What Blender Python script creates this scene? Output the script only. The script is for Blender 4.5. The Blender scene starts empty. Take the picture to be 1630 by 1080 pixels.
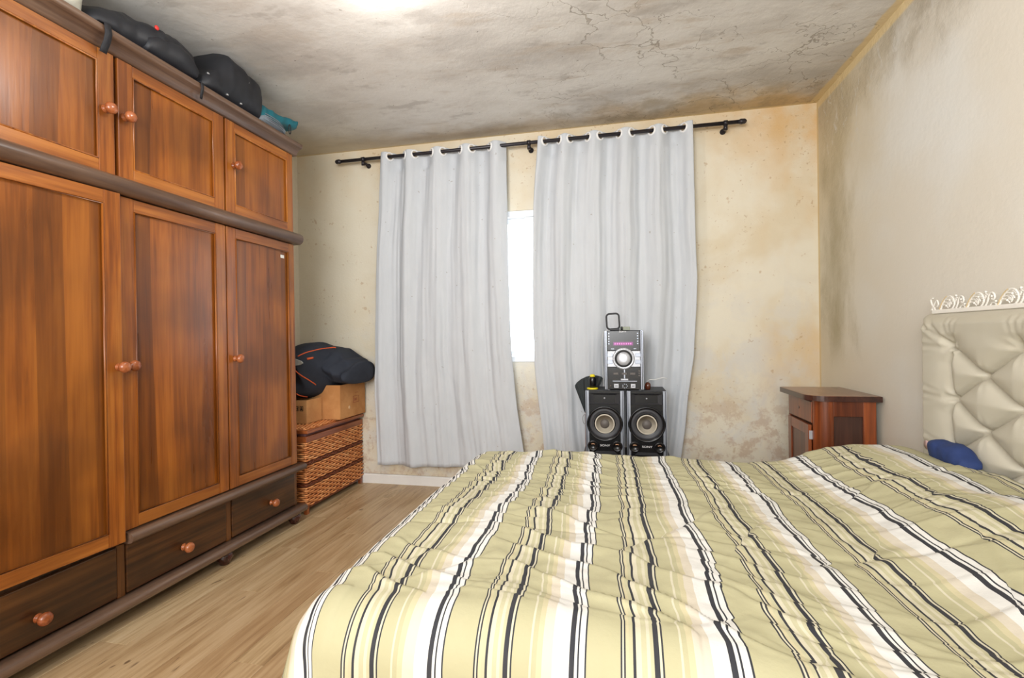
import bpy, bmesh, math, random
import numpy as np
from mathutils import Vector, Matrix, noise
random.seed(7)
rng = np.random.default_rng(5)
scene = bpy.context.scene
col = scene.collection
PI = math.pi

# ------------------------------------------------------------------ camera
CAM_H = 1.12
def setup_camera():
    cd = bpy.data.cameras.new('camera'); cam = bpy.data.objects.new('camera', cd); col.objects.link(cam)
    cd.sensor_width = 36.0; cd.lens = 36.0 * 769.0 / 1630.0
    cd.clip_start = 0.05; cd.clip_end = 100
    Y = Vector((166.0, -5.0, 769.0)).normalized()            # depth axis seen from the camera (x right, y down, z forward)
    X = -Vector((-3565.0, 47.2, 769.0)); X = (X - X.dot(Y) * Y).normalized()
    Z = X.cross(Y)
    if Z.y > 0: Z = -Z
    R = Matrix((X, Y, Z))
    right = R @ Vector((1, 0, 0)); up = R @ Vector((0, -1, 0)); back = R @ Vector((0, 0, -1))
    m = Matrix((right, up, back)).transposed().to_4x4()
    m.translation = (0, 0, CAM_H)
    cam.matrix_world = m
    scene.camera = cam
setup_camera()

# ------------------------------------------------------------------ light and exposure
w = bpy.data.worlds.new('sky'); scene.world = w; w.use_nodes = True
w.node_tree.nodes['Background'].inputs[0].default_value = (0.86, 0.93, 1.0, 1)
w.node_tree.nodes['Background'].inputs[1].default_value = 5.0
scene.view_settings.view_transform = 'Standard'
scene.view_settings.look = 'None'
scene.view_settings.exposure = 0.0
scene.view_settings.gamma = 1.0
scene.view_settings.use_curve_mapping = False
def area(name, loc, target, sx, sy, power, color):
    l = bpy.data.lights.new(name, 'AREA'); l.shape = 'RECTANGLE'; l.size = sx; l.size_y = sy
    l.energy = power; l.color = color
    o = bpy.data.objects.new(name, l); col.objects.link(o); o.location = loc
    o.rotation_euler = (Vector(target) - Vector(loc)).to_track_quat('-Z', 'Y').to_euler()
    return o
area('room_fill', (-0.5, -2.1, 1.75), (-0.1, 2.6, 1.35), 2.2, 1.5, 112, (0.96, 0.98, 1.0))  # soft fill added behind the camera, not a lamp of the room
area('bounce_fill', (-0.5, -0.75, 1.6), (-0.5, 0.15, 2.6), 1.0, 1.0, 50, (0.96, 0.98, 1.0))  # added fill aimed at the ceiling to raise the ambient light
pl_ = bpy.data.lights.new('ceiling_bulb', 'POINT'); pl_.energy = 17; pl_.shadow_soft_size = 0.06; pl_.color = (1.0, 0.97, 0.93)
po = bpy.data.objects.new('ceiling_bulb', pl_); col.objects.link(po); po.location = (-0.85, 1.66, 2.36)

# ------------------------------------------------------------------ node helpers
def srgb(r, g, b):
    f = lambda c: (c / 255 / 12.92) if c / 255 <= 0.04045 else ((c / 255 + 0.055) / 1.055) ** 2.4
    return (f(r), f(g), f(b), 1)
class NT:
    def __init__(s, name):
        s.m = bpy.data.materials.new(name); s.m.use_nodes = True
        s.t = s.m.node_tree; s.n = s.t.nodes; s.l = s.t.links
        s.b = s.n['Principled BSDF']
    def new(s, t, **kw):
        n = s.n.new(t)
        for k, v in kw.items(): setattr(n, k, v)
        return n
    def put(s, sock, v):
        if hasattr(v, 'is_linked') or isinstance(v, bpy.types.NodeSocket): s.l.new(v, sock)
        else: sock.default_value = v
    def pos(s): return s.new('ShaderNodeNewGeometry').outputs['Position']
    def obj(s): return s.new('ShaderNodeTexCoord').outputs['Object']
    def uv(s): return s.new('ShaderNodeTexCoord').outputs['UV']
    def mapping(s, v, scale=(1, 1, 1), loc=(0, 0, 0), rot=(0, 0, 0)):
        n = s.new('ShaderNodeMapping'); s.l.new(v, n.inputs[0])
        n.inputs['Location'].default_value = loc; n.inputs['Scale'].default_value = scale; n.inputs['Rotation'].default_value = rot
        return n.outputs[0]
    def noise(s, v, scale=5, detail=4, rough=0.55, dist=0.0):
        n = s.new('ShaderNodeTexNoise'); s.l.new(v, n.inputs['Vector'])
        n.inputs['Scale'].default_value = scale; n.inputs['Detail'].default_value = detail
        n.inputs['Roughness'].default_value = rough; n.inputs['Distortion'].default_value = dist
        return n.outputs['Fac']
    def math(s, op, a, b=0.0, c=None, clamp=False):
        n = s.new('ShaderNodeMath', operation=op); n.use_clamp = clamp
        s.put(n.inputs[0], a); s.put(n.inputs[1], b)
        if c is not None: s.put(n.inputs[2], c)
        return n.outputs[0]
    def rng(s, v, a, b, c=0.0, d=1.0, smooth=True):
        n = s.new('ShaderNodeMapRange'); n.interpolation_type = 'SMOOTHSTEP' if smooth else 'LINEAR'
        s.put(n.inputs[0], v)
        for i, q in enumerate((a, b, c, d)): n.inputs[1 + i].default_value = q
        return n.outputs[0]
    def mix(s, f, a, b, mode='MIX'):
        n = s.new('ShaderNodeMix', data_type='RGBA', blend_type=mode)
        s.put(n.inputs[0], f); s.put(n.inputs[6], a); s.put(n.inputs[7], b)
        return n.outputs[2]
    def sep(s, v):
        n = s.new('ShaderNodeSeparateXYZ'); s.l.new(v, n.inputs[0]); return n.outputs
    def comb(s, x, y, z):
        n = s.new('ShaderNodeCombineXYZ')
        for i, q in enumerate((x, y, z)): s.put(n.inputs[i], q)
        return n.outputs[0]
    def ramp(s, f, stops, interp='LINEAR'):
        n = s.new('ShaderNodeValToRGB'); s.put(n.inputs[0], f); r = n.color_ramp; r.interpolation = interp
        while len(r.elements) < len(stops): r.elements.new(0.5)
        for e, (p, c) in zip(r.elements, stops): e.position = p; e.color = c
        return n.outputs[0]
    def bump(s, h, strength=0.3, dist=0.01):
        n = s.new('ShaderNodeBump'); s.put(n.inputs['Height'], h)
        n.inputs['Strength'].default_value = strength; n.inputs['Distance'].default_value = dist
        s.l.new(n.outputs[0], s.b.inputs['Normal'])
    def out(s, color, rough=0.6, spec=0.5, metal=0.0):
        s.put(s.b.inputs['Base Color'], color); s.put(s.b.inputs['Roughness'], rough)
        s.put(s.b.inputs['Specular IOR Level'], spec); s.b.inputs['Metallic'].default_value = metal
        return s.m
def plain(name, rgb, rough=0.5, metal=0.0, spec=0.5, var=0.08, scale=30, bump=0.0, coat=0.0):
    t = NT(name); f = t.noise(t.obj(), scale, 3)
    c = srgb(*rgb); d = tuple(x * (1 - var) for x in c[:3]) + (1,); e = tuple(min(1, x * (1 + var)) for x in c[:3]) + (1,)
    t.out(t.mix(f, d, e), rough, spec, metal)
    if bump: t.bump(f, bump, 0.004)
    if coat: t.b.inputs['Coat Weight'].default_value = coat
    return t.m
def wood(name, light, mid, dark, grain='z', rough=0.35, fine=1.0, staves=0.0, stave_w=0.09, contrast=1.0, coat=0.3, patchy=0.5):
    t = NT(name); p = t.pos(); x, y, z = t.sep(p)
    a = {'z': (9, 9, 0.9), 'y': (9, 0.9, 9), 'x': (0.9, 9, 9)}[grain]
    b = {'z': (60, 60, 2.2), 'y': (60, 2.2, 60), 'x': (2.2, 60, 60)}[grain]
    n1 = t.noise(t.mapping(p, tuple(q * fine for q in a)), 1.0, 4, 0.6, 0.6)
    n2 = t.noise(t.mapping(p, tuple(q * fine for q in b)), 1.0, 3, 0.6, 0.3)
    f = t.math('ADD', t.math('MULTIPLY', n1, 0.6), t.math('MULTIPLY', n2, 0.4))
    f = t.rng(f, 0.5 - 0.17 / contrast, 0.5 + 0.17 / contrast)
    c = t.ramp(f, [(0, srgb(*dark)), (0.45, srgb(*mid)), (1, srgb(*light))])
    n3 = t.noise(p, 2.6, 2)
    c = t.mix(t.rng(n3, 0.4, 0.68, 0, patchy), c, srgb(*[q * 0.6 for q in dark]), 'MIX')
    if staves:
        cell = t.math('FLOOR', t.math('DIVIDE', t.math('ADD', y, t.math('MULTIPLY', t.noise(p, 0.7, 0), 0.1)), stave_w))
        wn = t.new('ShaderNodeTexWhiteNoise', noise_dimensions='1D'); t.put(wn.inputs['W'], cell)
        c = t.mix(t.math('MULTIPLY', wn.outputs[0], staves), c, srgb(*[q * 0.55 for q in dark]))
    t.out(c, t.rng(n1, 0, 1, rough - 0.06, rough + 0.1, False), 0.5)
    t.b.inputs['Coat Weight'].default_value = coat; t.b.inputs['Coat Roughness'].default_value = 0.22
    t.bump(f, 0.12, 0.002)
    return t.m

# ------------------------------------------------------------------ mesh helpers
class MB:
    def __init__(s): s.v = []; s.f = []; s.sm = []
    def add(s, vs, fs, smooth=False):
        o = len(s.v); s.v += [tuple(map(float, v)) for v in vs]; s.f += [[i + o for i in f] for f in fs]; s.sm += [smooth] * len(fs)
        return s
    def box(s, x0, x1, y0, y1, z0, z1, b=0.0):
        if b <= 0:
            vs = [(x, y, z) for x in (x0, x1) for y in (y0, y1) for z in (z0, z1)]
            return s.add(vs, [(0, 1, 3, 2), (4, 6, 7, 5), (0, 4, 5, 1), (2, 3, 7, 6), (0, 2, 6, 4), (1, 5, 7, 3)])
        bm = bmesh.new(); r = bmesh.ops.create_cube(bm, size=1)
        for v in bm.verts: v.co = ((x0 + x1) / 2 + v.co.x * (x1 - x0), (y0 + y1) / 2 + v.co.y * (y1 - y0), (z0 + z1) / 2 + v.co.z * (z1 - z0))
        bmesh.ops.bevel(bm, geom=bm.edges[:], offset=b, segments=2, affect='EDGES', profile=0.5)
        return s.bm(bm)
    def bm(s, bm, smooth=False, mat=None):
        bm.verts.index_update()
        vs = [(mat @ v.co if mat else v.co)[:] for v in bm.verts]
        s.add(vs, [[v.index for v in f.verts] for f in bm.faces], smooth); bm.free(); return s
    def tube(s, pts, r, n=8, closed=False, cap=True):
        pts = [Vector(p) for p in pts]; N = len(pts); rr = r if isinstance(r, (list, tuple)) else [r] * N
        rings = []; prev = None
        for i, p in enumerate(pts):
            a = pts[(i - 1) % N] if (closed or i > 0) else p; b = pts[(i + 1) % N] if (closed or i < N - 1) else p
            t = (b - a).normalized()
            if prev is None:
                ref = Vector((0, 0, 1)) if abs(t.z) < 0.9 else Vector((1, 0, 0))
                u = t.cross(ref).normalized()
            else: u = (prev - prev.dot(t) * t).normalized()
            prev = u; v = t.cross(u)
            rings.append([p + rr[i] * (math.cos(2 * PI * k / n) * u + math.sin(2 * PI * k / n) * v) for k in range(n)])
        vs = [q for ring in rings for q in ring]; fs = []
        M = N if closed else N - 1
        for i in range(M):
            for k in range(n):
                j = (i + 1) % N; fs.append((i * n + k, i * n + (k + 1) % n, j * n + (k + 1) % n, j * n + k))
        if cap and not closed: fs += [tuple(range(n))[::-1], tuple((N - 1) * n + k for k in range(n))]
        return s.add(vs, fs, True)
    def lathe(s, prof, origin, axis='z', n=24):
        o = Vector(origin); vs = []; fs = []
        A = {'z': (Vector((1, 0, 0)), Vector((0, 1, 0)), Vector((0, 0, 1))), 'x': (Vector((0, 1, 0)), Vector((0, 0, 1)), Vector((1, 0, 0))),
             'y': (Vector((1, 0, 0)), Vector((0, 0, -1)), Vector((0, 1, 0))), '-y': (Vector((1, 0, 0)), Vector((0, 0, 1)), Vector((0, -1, 0)))}[axis]
        for r, h in prof:
            for k in range(n): vs.append(o + A[2] * h + r * (math.cos(2 * PI * k / n) * A[0] + math.sin(2 * PI * k / n) * A[1]))
        for i in range(len(prof) - 1):
            for k in range(n): fs.append((i * n + k, i * n + (k + 1) % n, (i + 1) * n + (k + 1) % n, (i + 1) * n + k))
        if prof[0][0] > 1e-5: fs.append(tuple(range(n))[::-1])
        if prof[-1][0] > 1e-5: fs.append(tuple((len(prof) - 1) * n + k for k in range(n)))
        return s.add(vs, fs, True)
    def prism(s, poly, a0, a1, plane='xz', smooth=False):
        # poly in the plane, extruded along the remaining axis from a0 to a1
        f = {'xz': lambda u, v, a: (u, a, v), 'yz': lambda u, v, a: (a, u, v), 'xy': lambda u, v, a: (u, v, a)}[plane]
        n = len(poly); vs = [f(u, v, a0) for u, v in poly] + [f(u, v, a1) for u, v in poly]
        fs = [(i, (i + 1) % n, n + (i + 1) % n, n + i) for i in range(n)]
        s.add(vs, fs, smooth)
        s.add(vs, [tuple(range(n))[::-1], tuple(range(n, 2 * n))], False); return s
    def grid(s, P, closed_u=False):
        # P[i][j] -> point
        P = np.asarray(P); a, b = P.shape[:2]; vs = P.reshape(-1, 3).tolist(); fs = []
        for i in range(a - 1):
            for j in range(b if closed_u else b - 1):
                k = (j + 1) % b; fs.append((i * b + j, i * b + k, (i + 1) * b + k, (i + 1) * b + j))
        return s.add(vs, fs, True)
    def build(s, name, mat, parent=None, label=None, cat=None, group=None, kind=None, uvs=None, normals=True):
        me = bpy.data.meshes.new(name); me.from_pydata(s.v, [], s.f)
        me.polygons.foreach_set('use_smooth', s.sm)
        me.materials.append(mat)
        if uvs is not None:
            ul = me.uv_layers.new(name='UVMap'); li = np.zeros(len(me.loops), dtype=np.int32); me.loops.foreach_get('vertex_index', li)
            ul.data.foreach_set('uv', np.asarray(uvs, dtype=np.float32)[li].ravel())
        if normals:
            bm = bmesh.new(); bm.from_mesh(me); bmesh.ops.recalc_face_normals(bm, faces=bm.faces[:]); bm.to_mesh(me); bm.free()
        me.update()
        o = bpy.data.objects.new(name, me); col.objects.link(o)
        if parent: o.parent = parent; o.matrix_parent_inverse = inv(parent)
        tag(o, label, cat, group, kind); return o
def inv(p):
    m = Matrix.Identity(4); q = p
    while q: m = Matrix.Translation(q.location) @ m; q = q.parent if q.parent and q.matrix_parent_inverse == Matrix.Identity(4) else None
    return Matrix.Translation(-Vector(p_world(p)))
def p_world(p):
    # every parent is an unrotated empty or mesh; children meshes hold world coordinates
    if p.parent: return Vector((0, 0, 0))
    return p.location.copy()
def tag(o, label=None, cat=None, group=None, kind=None):
    for k, v in (('label', label), ('category', cat), ('group', group), ('kind', kind)):
        if v: o[k] = v
    return o
def thing(name, loc, label, cat, group=None):
    e = bpy.data.objects.new(name, None); col.objects.link(e); e.location = loc; e.empty_display_size = 0.05
    return tag(e, label, cat, group)
def solidify(o, t, off=-1):
    m = o.modifiers.new('thickness', 'SOLIDIFY'); m.thickness = t; m.offset = off; return o
def text_obj(s, size, loc, rot, mat, parent, depth=0.0006, name='lettering', label=None, sx=1.0):
    cu = bpy.data.curves.new('t', 'FONT'); cu.body = s; cu.size = size; cu.align_x = 'CENTER'; cu.align_y = 'CENTER'; cu.extrude = depth
    o = bpy.data.objects.new('t', cu); col.objects.link(o)
    me = bpy.data.meshes.new_from_object(o); bpy.data.objects.remove(o)
    me.materials.clear(); me.materials.append(mat)
    M = Matrix.Translation(loc) @ rot @ Matrix.Diagonal((sx, 1, 1, 1)); me.transform(M)
    r = bpy.data.objects.new(name, me); col.objects.link(r); r.parent = parent; r.matrix_parent_inverse = inv(parent)
    if label: r['label'] = label
    return r
FACE_Y = Matrix.Rotation(PI / 2, 4, 'X')                       # text reads towards -y
FACE_X = Matrix.Rotation(PI / 2, 4, 'Z') @ Matrix.Rotation(PI / 2, 4, 'X')   # text reads towards +x
def nz(x, y, z=0.0): return noise.noise(Vector((x, y, z)))
def fbm(x, y, z=0.0, o=3): return sum(nz(x * 2 ** k, y * 2 ** k, z + 7.3 * k) / 2 ** k for k in range(o))
def interp(x, tab):
    return float(np.interp(x, [t[0] for t in tab], [t[1] for t in tab]))

# ------------------------------------------------------------------ room dimensions
XL, XR, YF, YB, ZC = -2.5, 1.277, -2.4, 3.456, 2.6
WX0, WX1, WZ0, WZ1 = -1.42, 0.06, 0.94, 2.045                   # window opening in the back wall

# ---- wall materials
def mat_back_wall():
    t = NT('stained_cream_plaster'); p = t.pos(); x, y, z = t.sep(p)
    big = t.noise(p, 1.7, 4, 0.6, 0.4); med = t.noise(t.mapping(p, loc=(4, 0, 2)), 5.0, 6, 0.65, 0.5)
    c = t.mix(t.rng(big, 0.36, 0.62), srgb(224, 217, 199), srgb(216, 203, 177))
    grey = t.math('MULTIPLY', t.rng(med, 0.42, 0.66), t.rng(z, 1.9, 0.7, 0.0, 0.9))
    c = t.mix(grey, c, srgb(212, 208, 200))
    lf = t.rng(x, -1.75, -2.1, 0, 0.75)
    c = t.mix(lf, c, srgb(220, 213, 194))
    # ochre damp stain running down from the top right corner
    n2 = t.noise(p, 3.2, 5, 0.6)
    st = t.math('MULTIPLY', t.rng(z, 1.9, 2.62), t.rng(x, 0.5, 1.25, 0.25, 1.0))
    st = t.math('MULTIPLY', st, t.rng(n2, 0.32, 0.62), clamp=True)
    c = t.mix(t.math('MULTIPLY', st, 0.9), c, srgb(214, 172, 112))
    st2 = t.math('MULTIPLY', t.rng(x, 0.85, 1.1), t.rng(t.noise(t.mapping(p, (1, 1, 0.6), (2, 2, 5)), 2.6, 3), 0.5, 0.68))
    c = t.mix(t.math('MULTIPLY', st2, 0.45), c, srgb(212, 176, 122))
    # pinkish worn base under the window
    low = t.math('MULTIPLY', t.rng(z, 0.95, 0.45), t.rng(t.noise(p, 9, 6, 0.7), 0.47, 0.6))
    c = t.mix(t.math('MULTIPLY', low, 0.6), c, srgb(188, 160, 136))
    # brown specks
    sp = t.noise(p, 48, 2, 0.5); area_ = t.noise(t.mapping(p, loc=(9, 3, 1)), 3.0, 2)
    s = t.math('MULTIPLY', t.rng(sp, 0.655, 0.7), t.rng(area_, 0.46, 0.6))
    c = t.mix(t.math('MULTIPLY', s, 0.45), c, srgb(168, 132, 92))
    sp2 = t.noise(p, 19, 3, 0.6); c = t.mix(t.math('MULTIPLY', t.rng(sp2, 0.67, 0.73), 0.45), c, srgb(176, 140, 96))
    t.out(c, 0.85, 0.2)
    t.bump(t.math('ADD', t.noise(p, 70, 4, 0.7), t.math('MULTIPLY', t.noise(p, 12, 4), 1.5)), 0.35, 0.004)
    return t.m
def mat_right_wall():
    t = NT('mouldy_white_plaster'); p = t.pos(); x, y, z = t.sep(p)
    big = t.noise(p, 1.3, 3, 0.5)
    c = t.mix(t.rng(big, 0.38, 0.6), srgb(226, 225, 220), srgb(222, 216, 204))
    # warm tint towards the corner
    c = t.mix(t.rng(y, 2.3, 3.3, 0, 0.55), c, srgb(214, 198, 164))
    wob = t.noise(t.mapping(p, (1, 1.6, 1.0)), 2.4, 5, 0.6, 0.3)
    dy = t.math('ADD', y, t.math('MULTIPLY', t.math('SUBTRACT', wob, 0.5), 0.55))
    # vertical mould column close to the corner
    m1 = t.math('MULTIPLY', t.rng(dy, 2.93, 3.17), t.rng(dy, 3.5, 3.24))
    m1 = t.math('MULTIPLY', m1, t.rng(z, 0.85, 1.15))
    m1 = t.math('MULTIPLY', m1, t.rng(t.noise(t.mapping(p, (1, 2, 1.0)), 3, 4, 0.6), 0.25, 0.7, 0.45, 1.0))
    c = t.mix(t.math('MULTIPLY', m1, 0.9), c, srgb(174, 162, 132))
    # mould band under the ceiling
    dz = t.math('ADD', z, t.math('MULTIPLY', t.math('SUBTRACT', wob, 0.5), 0.5))
    m2 = t.math('MULTIPLY', t.rng(dz, 2.2, 2.5), t.rng(y, 1.2, 2.2))
    m2 = t.math('MULTIPLY', m2, t.rng(t.noise(t.mapping(p, (1, 1.5, 2)), 3, 4, 0.6), 0.3, 0.66, 0.3, 1.0))
    c = t.mix(t.math('MULTIPLY', m2, 0.9), c, srgb(176, 167, 150))
    m3 = t.math('MULTIPLY', t.rng(dz, 1.75, 2.3), t.rng(dy, 2.45, 2.9))
    c = t.mix(t.math('MULTIPLY', m3, 0.45), c, srgb(206, 190, 156))
    # peeled pale patches
    pe = t.math('MULTIPLY', t.rng(t.noise(t.mapping(p, (1, 3.2, 2)), 5, 5, 0.7, 0.8), 0.58, 0.66), t.math('MULTIPLY', t.rng(z, 2.0, 2.35), t.rng(y, 1.9, 2.5)))
    c = t.mix(t.math('MULTIPLY', pe, 0.7), c, srgb(214, 210, 202))
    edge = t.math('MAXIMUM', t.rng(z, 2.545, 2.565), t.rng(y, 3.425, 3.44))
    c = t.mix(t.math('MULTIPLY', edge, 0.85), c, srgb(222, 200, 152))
    t.out(c, 0.8, 0.25)
    rough_zone = t.math('ADD', 0.25, t.math('ADD', m1, m2))
    h = t.math('MULTIPLY', t.noise(p, 22, 5, 0.65), rough_zone)
    t.bump(h, 0.5, 0.012)
    return t.m
def mat_ceiling():
    t = NT('mildewed_ceiling_plaster'); p = t.pos(); x, y, z = t.sep(p)
    n1 = t.noise(t.mapping(p, (0.8, 1.4, 1), rot=(0, 0, 0.15)), 1.7, 6, 0.6, 0.15)
    c = t.ramp(n1, [(0.32, srgb(184, 180, 175)), (0.46, srgb(202, 198, 193)), (0.56, srgb(216, 213, 208)), (0.7, srgb(224, 222, 218))])
    n2 = t.noise(t.mapping(p, (1.0, 3.4, 1), (3, 1, 0), rot=(0, 0, 0.1)), 2.2, 6, 0.65, 0.2)
    c = t.mix(t.math('MULTIPLY', t.rng(n2, 0.52, 0.68), t.rng(x, -1.8, 0.3, 0.25, 0.6)), c, srgb(184, 170, 154))
    n3 = t.noise(t.mapping(p, (1, 2, 1), (7, 7, 0)), 3.0, 6, 0.62, 0.1)
    c = t.mix(t.math('MULTIPLY', t.rng(n3, 0.57, 0.68), 0.45), c, srgb(164, 158, 152))
    # ochre band along the back wall
    yb = t.math('ADD', y, t.math('MULTIPLY', t.math('SUBTRACT', t.noise(p, 2.7, 5, 0.6), 0.5), 0.7))
    yel = t.math('MULTIPLY', t.rng(yb, 3.12, 3.4), t.rng(x, -0.5, 1.0, 0.35, 1.0))
    c = t.mix(t.math('MULTIPLY', yel, 0.85), c, srgb(196, 166, 116))
    dk = t.math('MULTIPLY', t.rng(yb, 2.9, 3.3), t.rng(t.noise(p, 6, 5, 0.65), 0.45, 0.65)); dk = t.math('MULTIPLY', dk, t.rng(x, -1.6, -0.2, 0, 1))
    c = t.mix(t.math('MULTIPLY', dk, 0.5), c, srgb(150, 136, 112))
    lft = t.math('MULTIPLY', t.rng(x, -1.3, -2.3), t.rng(y, 2.7, 3.4)); c = t.mix(t.math('MULTIPLY', lft, 0.6), c, srgb(206, 192, 164))
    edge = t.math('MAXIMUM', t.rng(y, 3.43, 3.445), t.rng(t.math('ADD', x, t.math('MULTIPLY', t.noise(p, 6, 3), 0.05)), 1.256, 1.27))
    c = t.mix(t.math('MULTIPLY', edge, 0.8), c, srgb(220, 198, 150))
    # fine crack network, denser on the right
    wp = t.new('ShaderNodeVectorMath', operation='ADD'); t.l.new(p, wp.inputs[0])
    nn = t.new('ShaderNodeTexNoise'); t.l.new(p, nn.inputs['Vector']); nn.inputs['Scale'].default_value = 5; nn.inputs['Detail'].default_value = 5
    sc = t.new('ShaderNodeVectorMath', operation='SCALE'); t.l.new(nn.outputs['Color'], sc.inputs[0]); sc.inputs['Scale'].default_value = 0.45
    t.l.new(sc.outputs[0], wp.inputs[1])
    vo = t.new('ShaderNodeTexVoronoi', feature='DISTANCE_TO_EDGE'); t.l.new(t.mapping(wp.outputs[0], (1, 1.9, 0)), vo.inputs['Vector']); vo.inputs['Scale'].default_value = 2.6
    gate = t.math('MULTIPLY', t.rng(x, -0.9, 0.1), t.rng(t.noise(p, 1.9, 3), 0.4, 0.56))
    crack = t.math('MULTIPLY', t.rng(vo.outputs['Distance'], 0.012, 0.003), gate)
    c = t.mix(t.math('MULTIPLY', crack, 0.5), c, srgb(120, 104, 84))
    sp = t.rng(t.noise(p, 40, 2), 0.715, 0.74); c = t.mix(t.math('MULTIPLY', sp, 0.6), c, srgb(96, 84, 70))
    t.out(c, 0.75, 0.25)
    h = t.math('SUBTRACT', t.math('ADD', t.noise(p, 9, 6, 0.7), n1), t.math('MULTIPLY', crack, 1.2))
    t.bump(h, 0.35, 0.012)
    return t.m
M_back = mat_back_wall(); M_right = mat_right_wall(); M_ceil = mat_ceiling()
M_plainwall = plain('cream_wall_paint', (222, 212, 192), 0.85, spec=0.2)
M_white_gloss = plain('white_gloss_paint', (232, 230, 226), 0.4, var=0.03)

def structure(o): o['kind'] = 'structure'; return o
b = MB(); T = 0.15
b.box(XL - T, WX0, YB, YB + T, 0, ZC); b.box(WX1, XR + T, YB, YB + T, 0, ZC); b.box(WX0, WX1, YB, YB + T, 0, WZ0); b.box(WX0, WX1, YB, YB + T, WZ1, ZC)
structure(b.build('wall_back', M_back))
structure(MB().box(XR, XR + T, YF, YB, 0, ZC).build('wall_right', M_right))
structure(MB().box(XL - T, XL, YF, YB, 0, ZC).build('wall_left', M_plainwall))
structure(MB().box(XL - T, XR + T, YF - T, YF, 0, ZC).build('wall_front', M_plainwall))
structure(MB().box(XL - T, XR + T, YF - T, YB + T, ZC, ZC + 0.12).build('ceiling', M_ceil))
M_sub = plain('floor_underlay', (70, 55, 40), 0.9)
floor = structure(MB().box(XL - T, XR + T, YF - T, YB + T, -0.1, -0.012).build('floor', M_sub))

# ---- floor planks, each a part of the floor
def mat_plank():
    t = NT('tan_oak_laminate'); p = t.obj()
    oi = t.new('ShaderNodeObjectInfo'); r = oi.outputs['Random']
    off = t.comb(t.math('MULTIPLY', r, 37.0), t.math('MULTIPLY', r, 19.0), 0.0)
    va = t.new('ShaderNodeVectorMath', operation='ADD'); t.l.new(p, va.inputs[0]); t.l.new(off, va.inputs[1]); q = va.outputs[0]
    g1 = t.noise(t.mapping(q, (16, 1.3, 1)), 1.0, 5, 0.6, 0.8); g2 = t.noise(t.mapping(q, (70, 3.5, 1)), 1.0, 4, 0.65, 0.4)
    f = t.math('ADD', t.math('MULTIPLY', g1, 0.6), t.math('MULTIPLY', g2, 0.4))
    c = t.ramp(f, [(0.3, srgb(130, 100, 66)), (0.43, srgb(172, 144, 106)), (0.54, srgb(196, 170, 132)), (0.7, srgb(212, 190, 156))])
    c = t.mix(t.rng(r, 0, 1, 0.0, 0.35, False), c, srgb(160, 120, 84))
    kn = t.noise(t.mapping(q, (26, 5, 1), (3, 3, 0)), 1.0, 2, 0.5, 1.2)
    c = t.mix(t.math('MULTIPLY', t.rng(kn, 0.68, 0.76), 0.75), c, srgb(74, 48, 28))
    t.out(c, t.rng(g1, 0.3, 0.7, 0.3, 0.42, False), 0.5); t.bump(f, 0.12, 0.002); return t.m
M_plank = mat_plank()
PW, PL = 0.118, 1.28
pm = MB().box(0.0006, PW - 0.0006, 0.0006, PL - 0.0006, -0.012, 0.0, 0.0009)
first = None; i = 0; x = XL
while x < XR:
    yy = YF - [0.0, 0.43, 0.86, 0.2, 0.64][i % 5]
    while yy < YB:
        y0 = max(yy, YF); y1 = min(yy + PL, YB); wx = min(PW, XR - x)
        if y1 - y0 > 0.03 and wx > 0.02:
            if first is None:
                first = pm.build('plank', M_plank, floor); first.matrix_parent_inverse = Matrix.Identity(4); o = first
            else: o = first.copy(); col.objects.link(o)
            o.location = (x, y0, 0); o.scale = (wx / PW, (y1 - y0) / PL, 1)
        yy += PL
    x += PW; i += 1

# ---- baseboards
b = MB(); b.prism([(YB, 0), (YB - 0.016, 0), (YB - 0.016, 0.062), (YB - 0.010, 0.072), (YB, 0.074)], XL, XR, 'yz'); structure(b.build('baseboard_back', M_white_gloss))
b = MB(); b.prism([(XR, 0), (XR - 0.016, 0), (XR - 0.016, 0.062), (XR - 0.010, 0.072), (XR, 0.074)], YF, YB - 0.017, 'xz'); structure(b.build('baseboard_right', M_white_gloss))
# ledge of thicker render below window height at the left end of the back wall
b = MB(); b.box(-1.96, -1.80, YB - 0.012, YB, 0.074, 0.50, 0.004); b.box(-1.80, -0.30, YB - 0.012, YB, 0.074, 0.155, 0.004); structure(b.build('trim_1', M_back))

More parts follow.
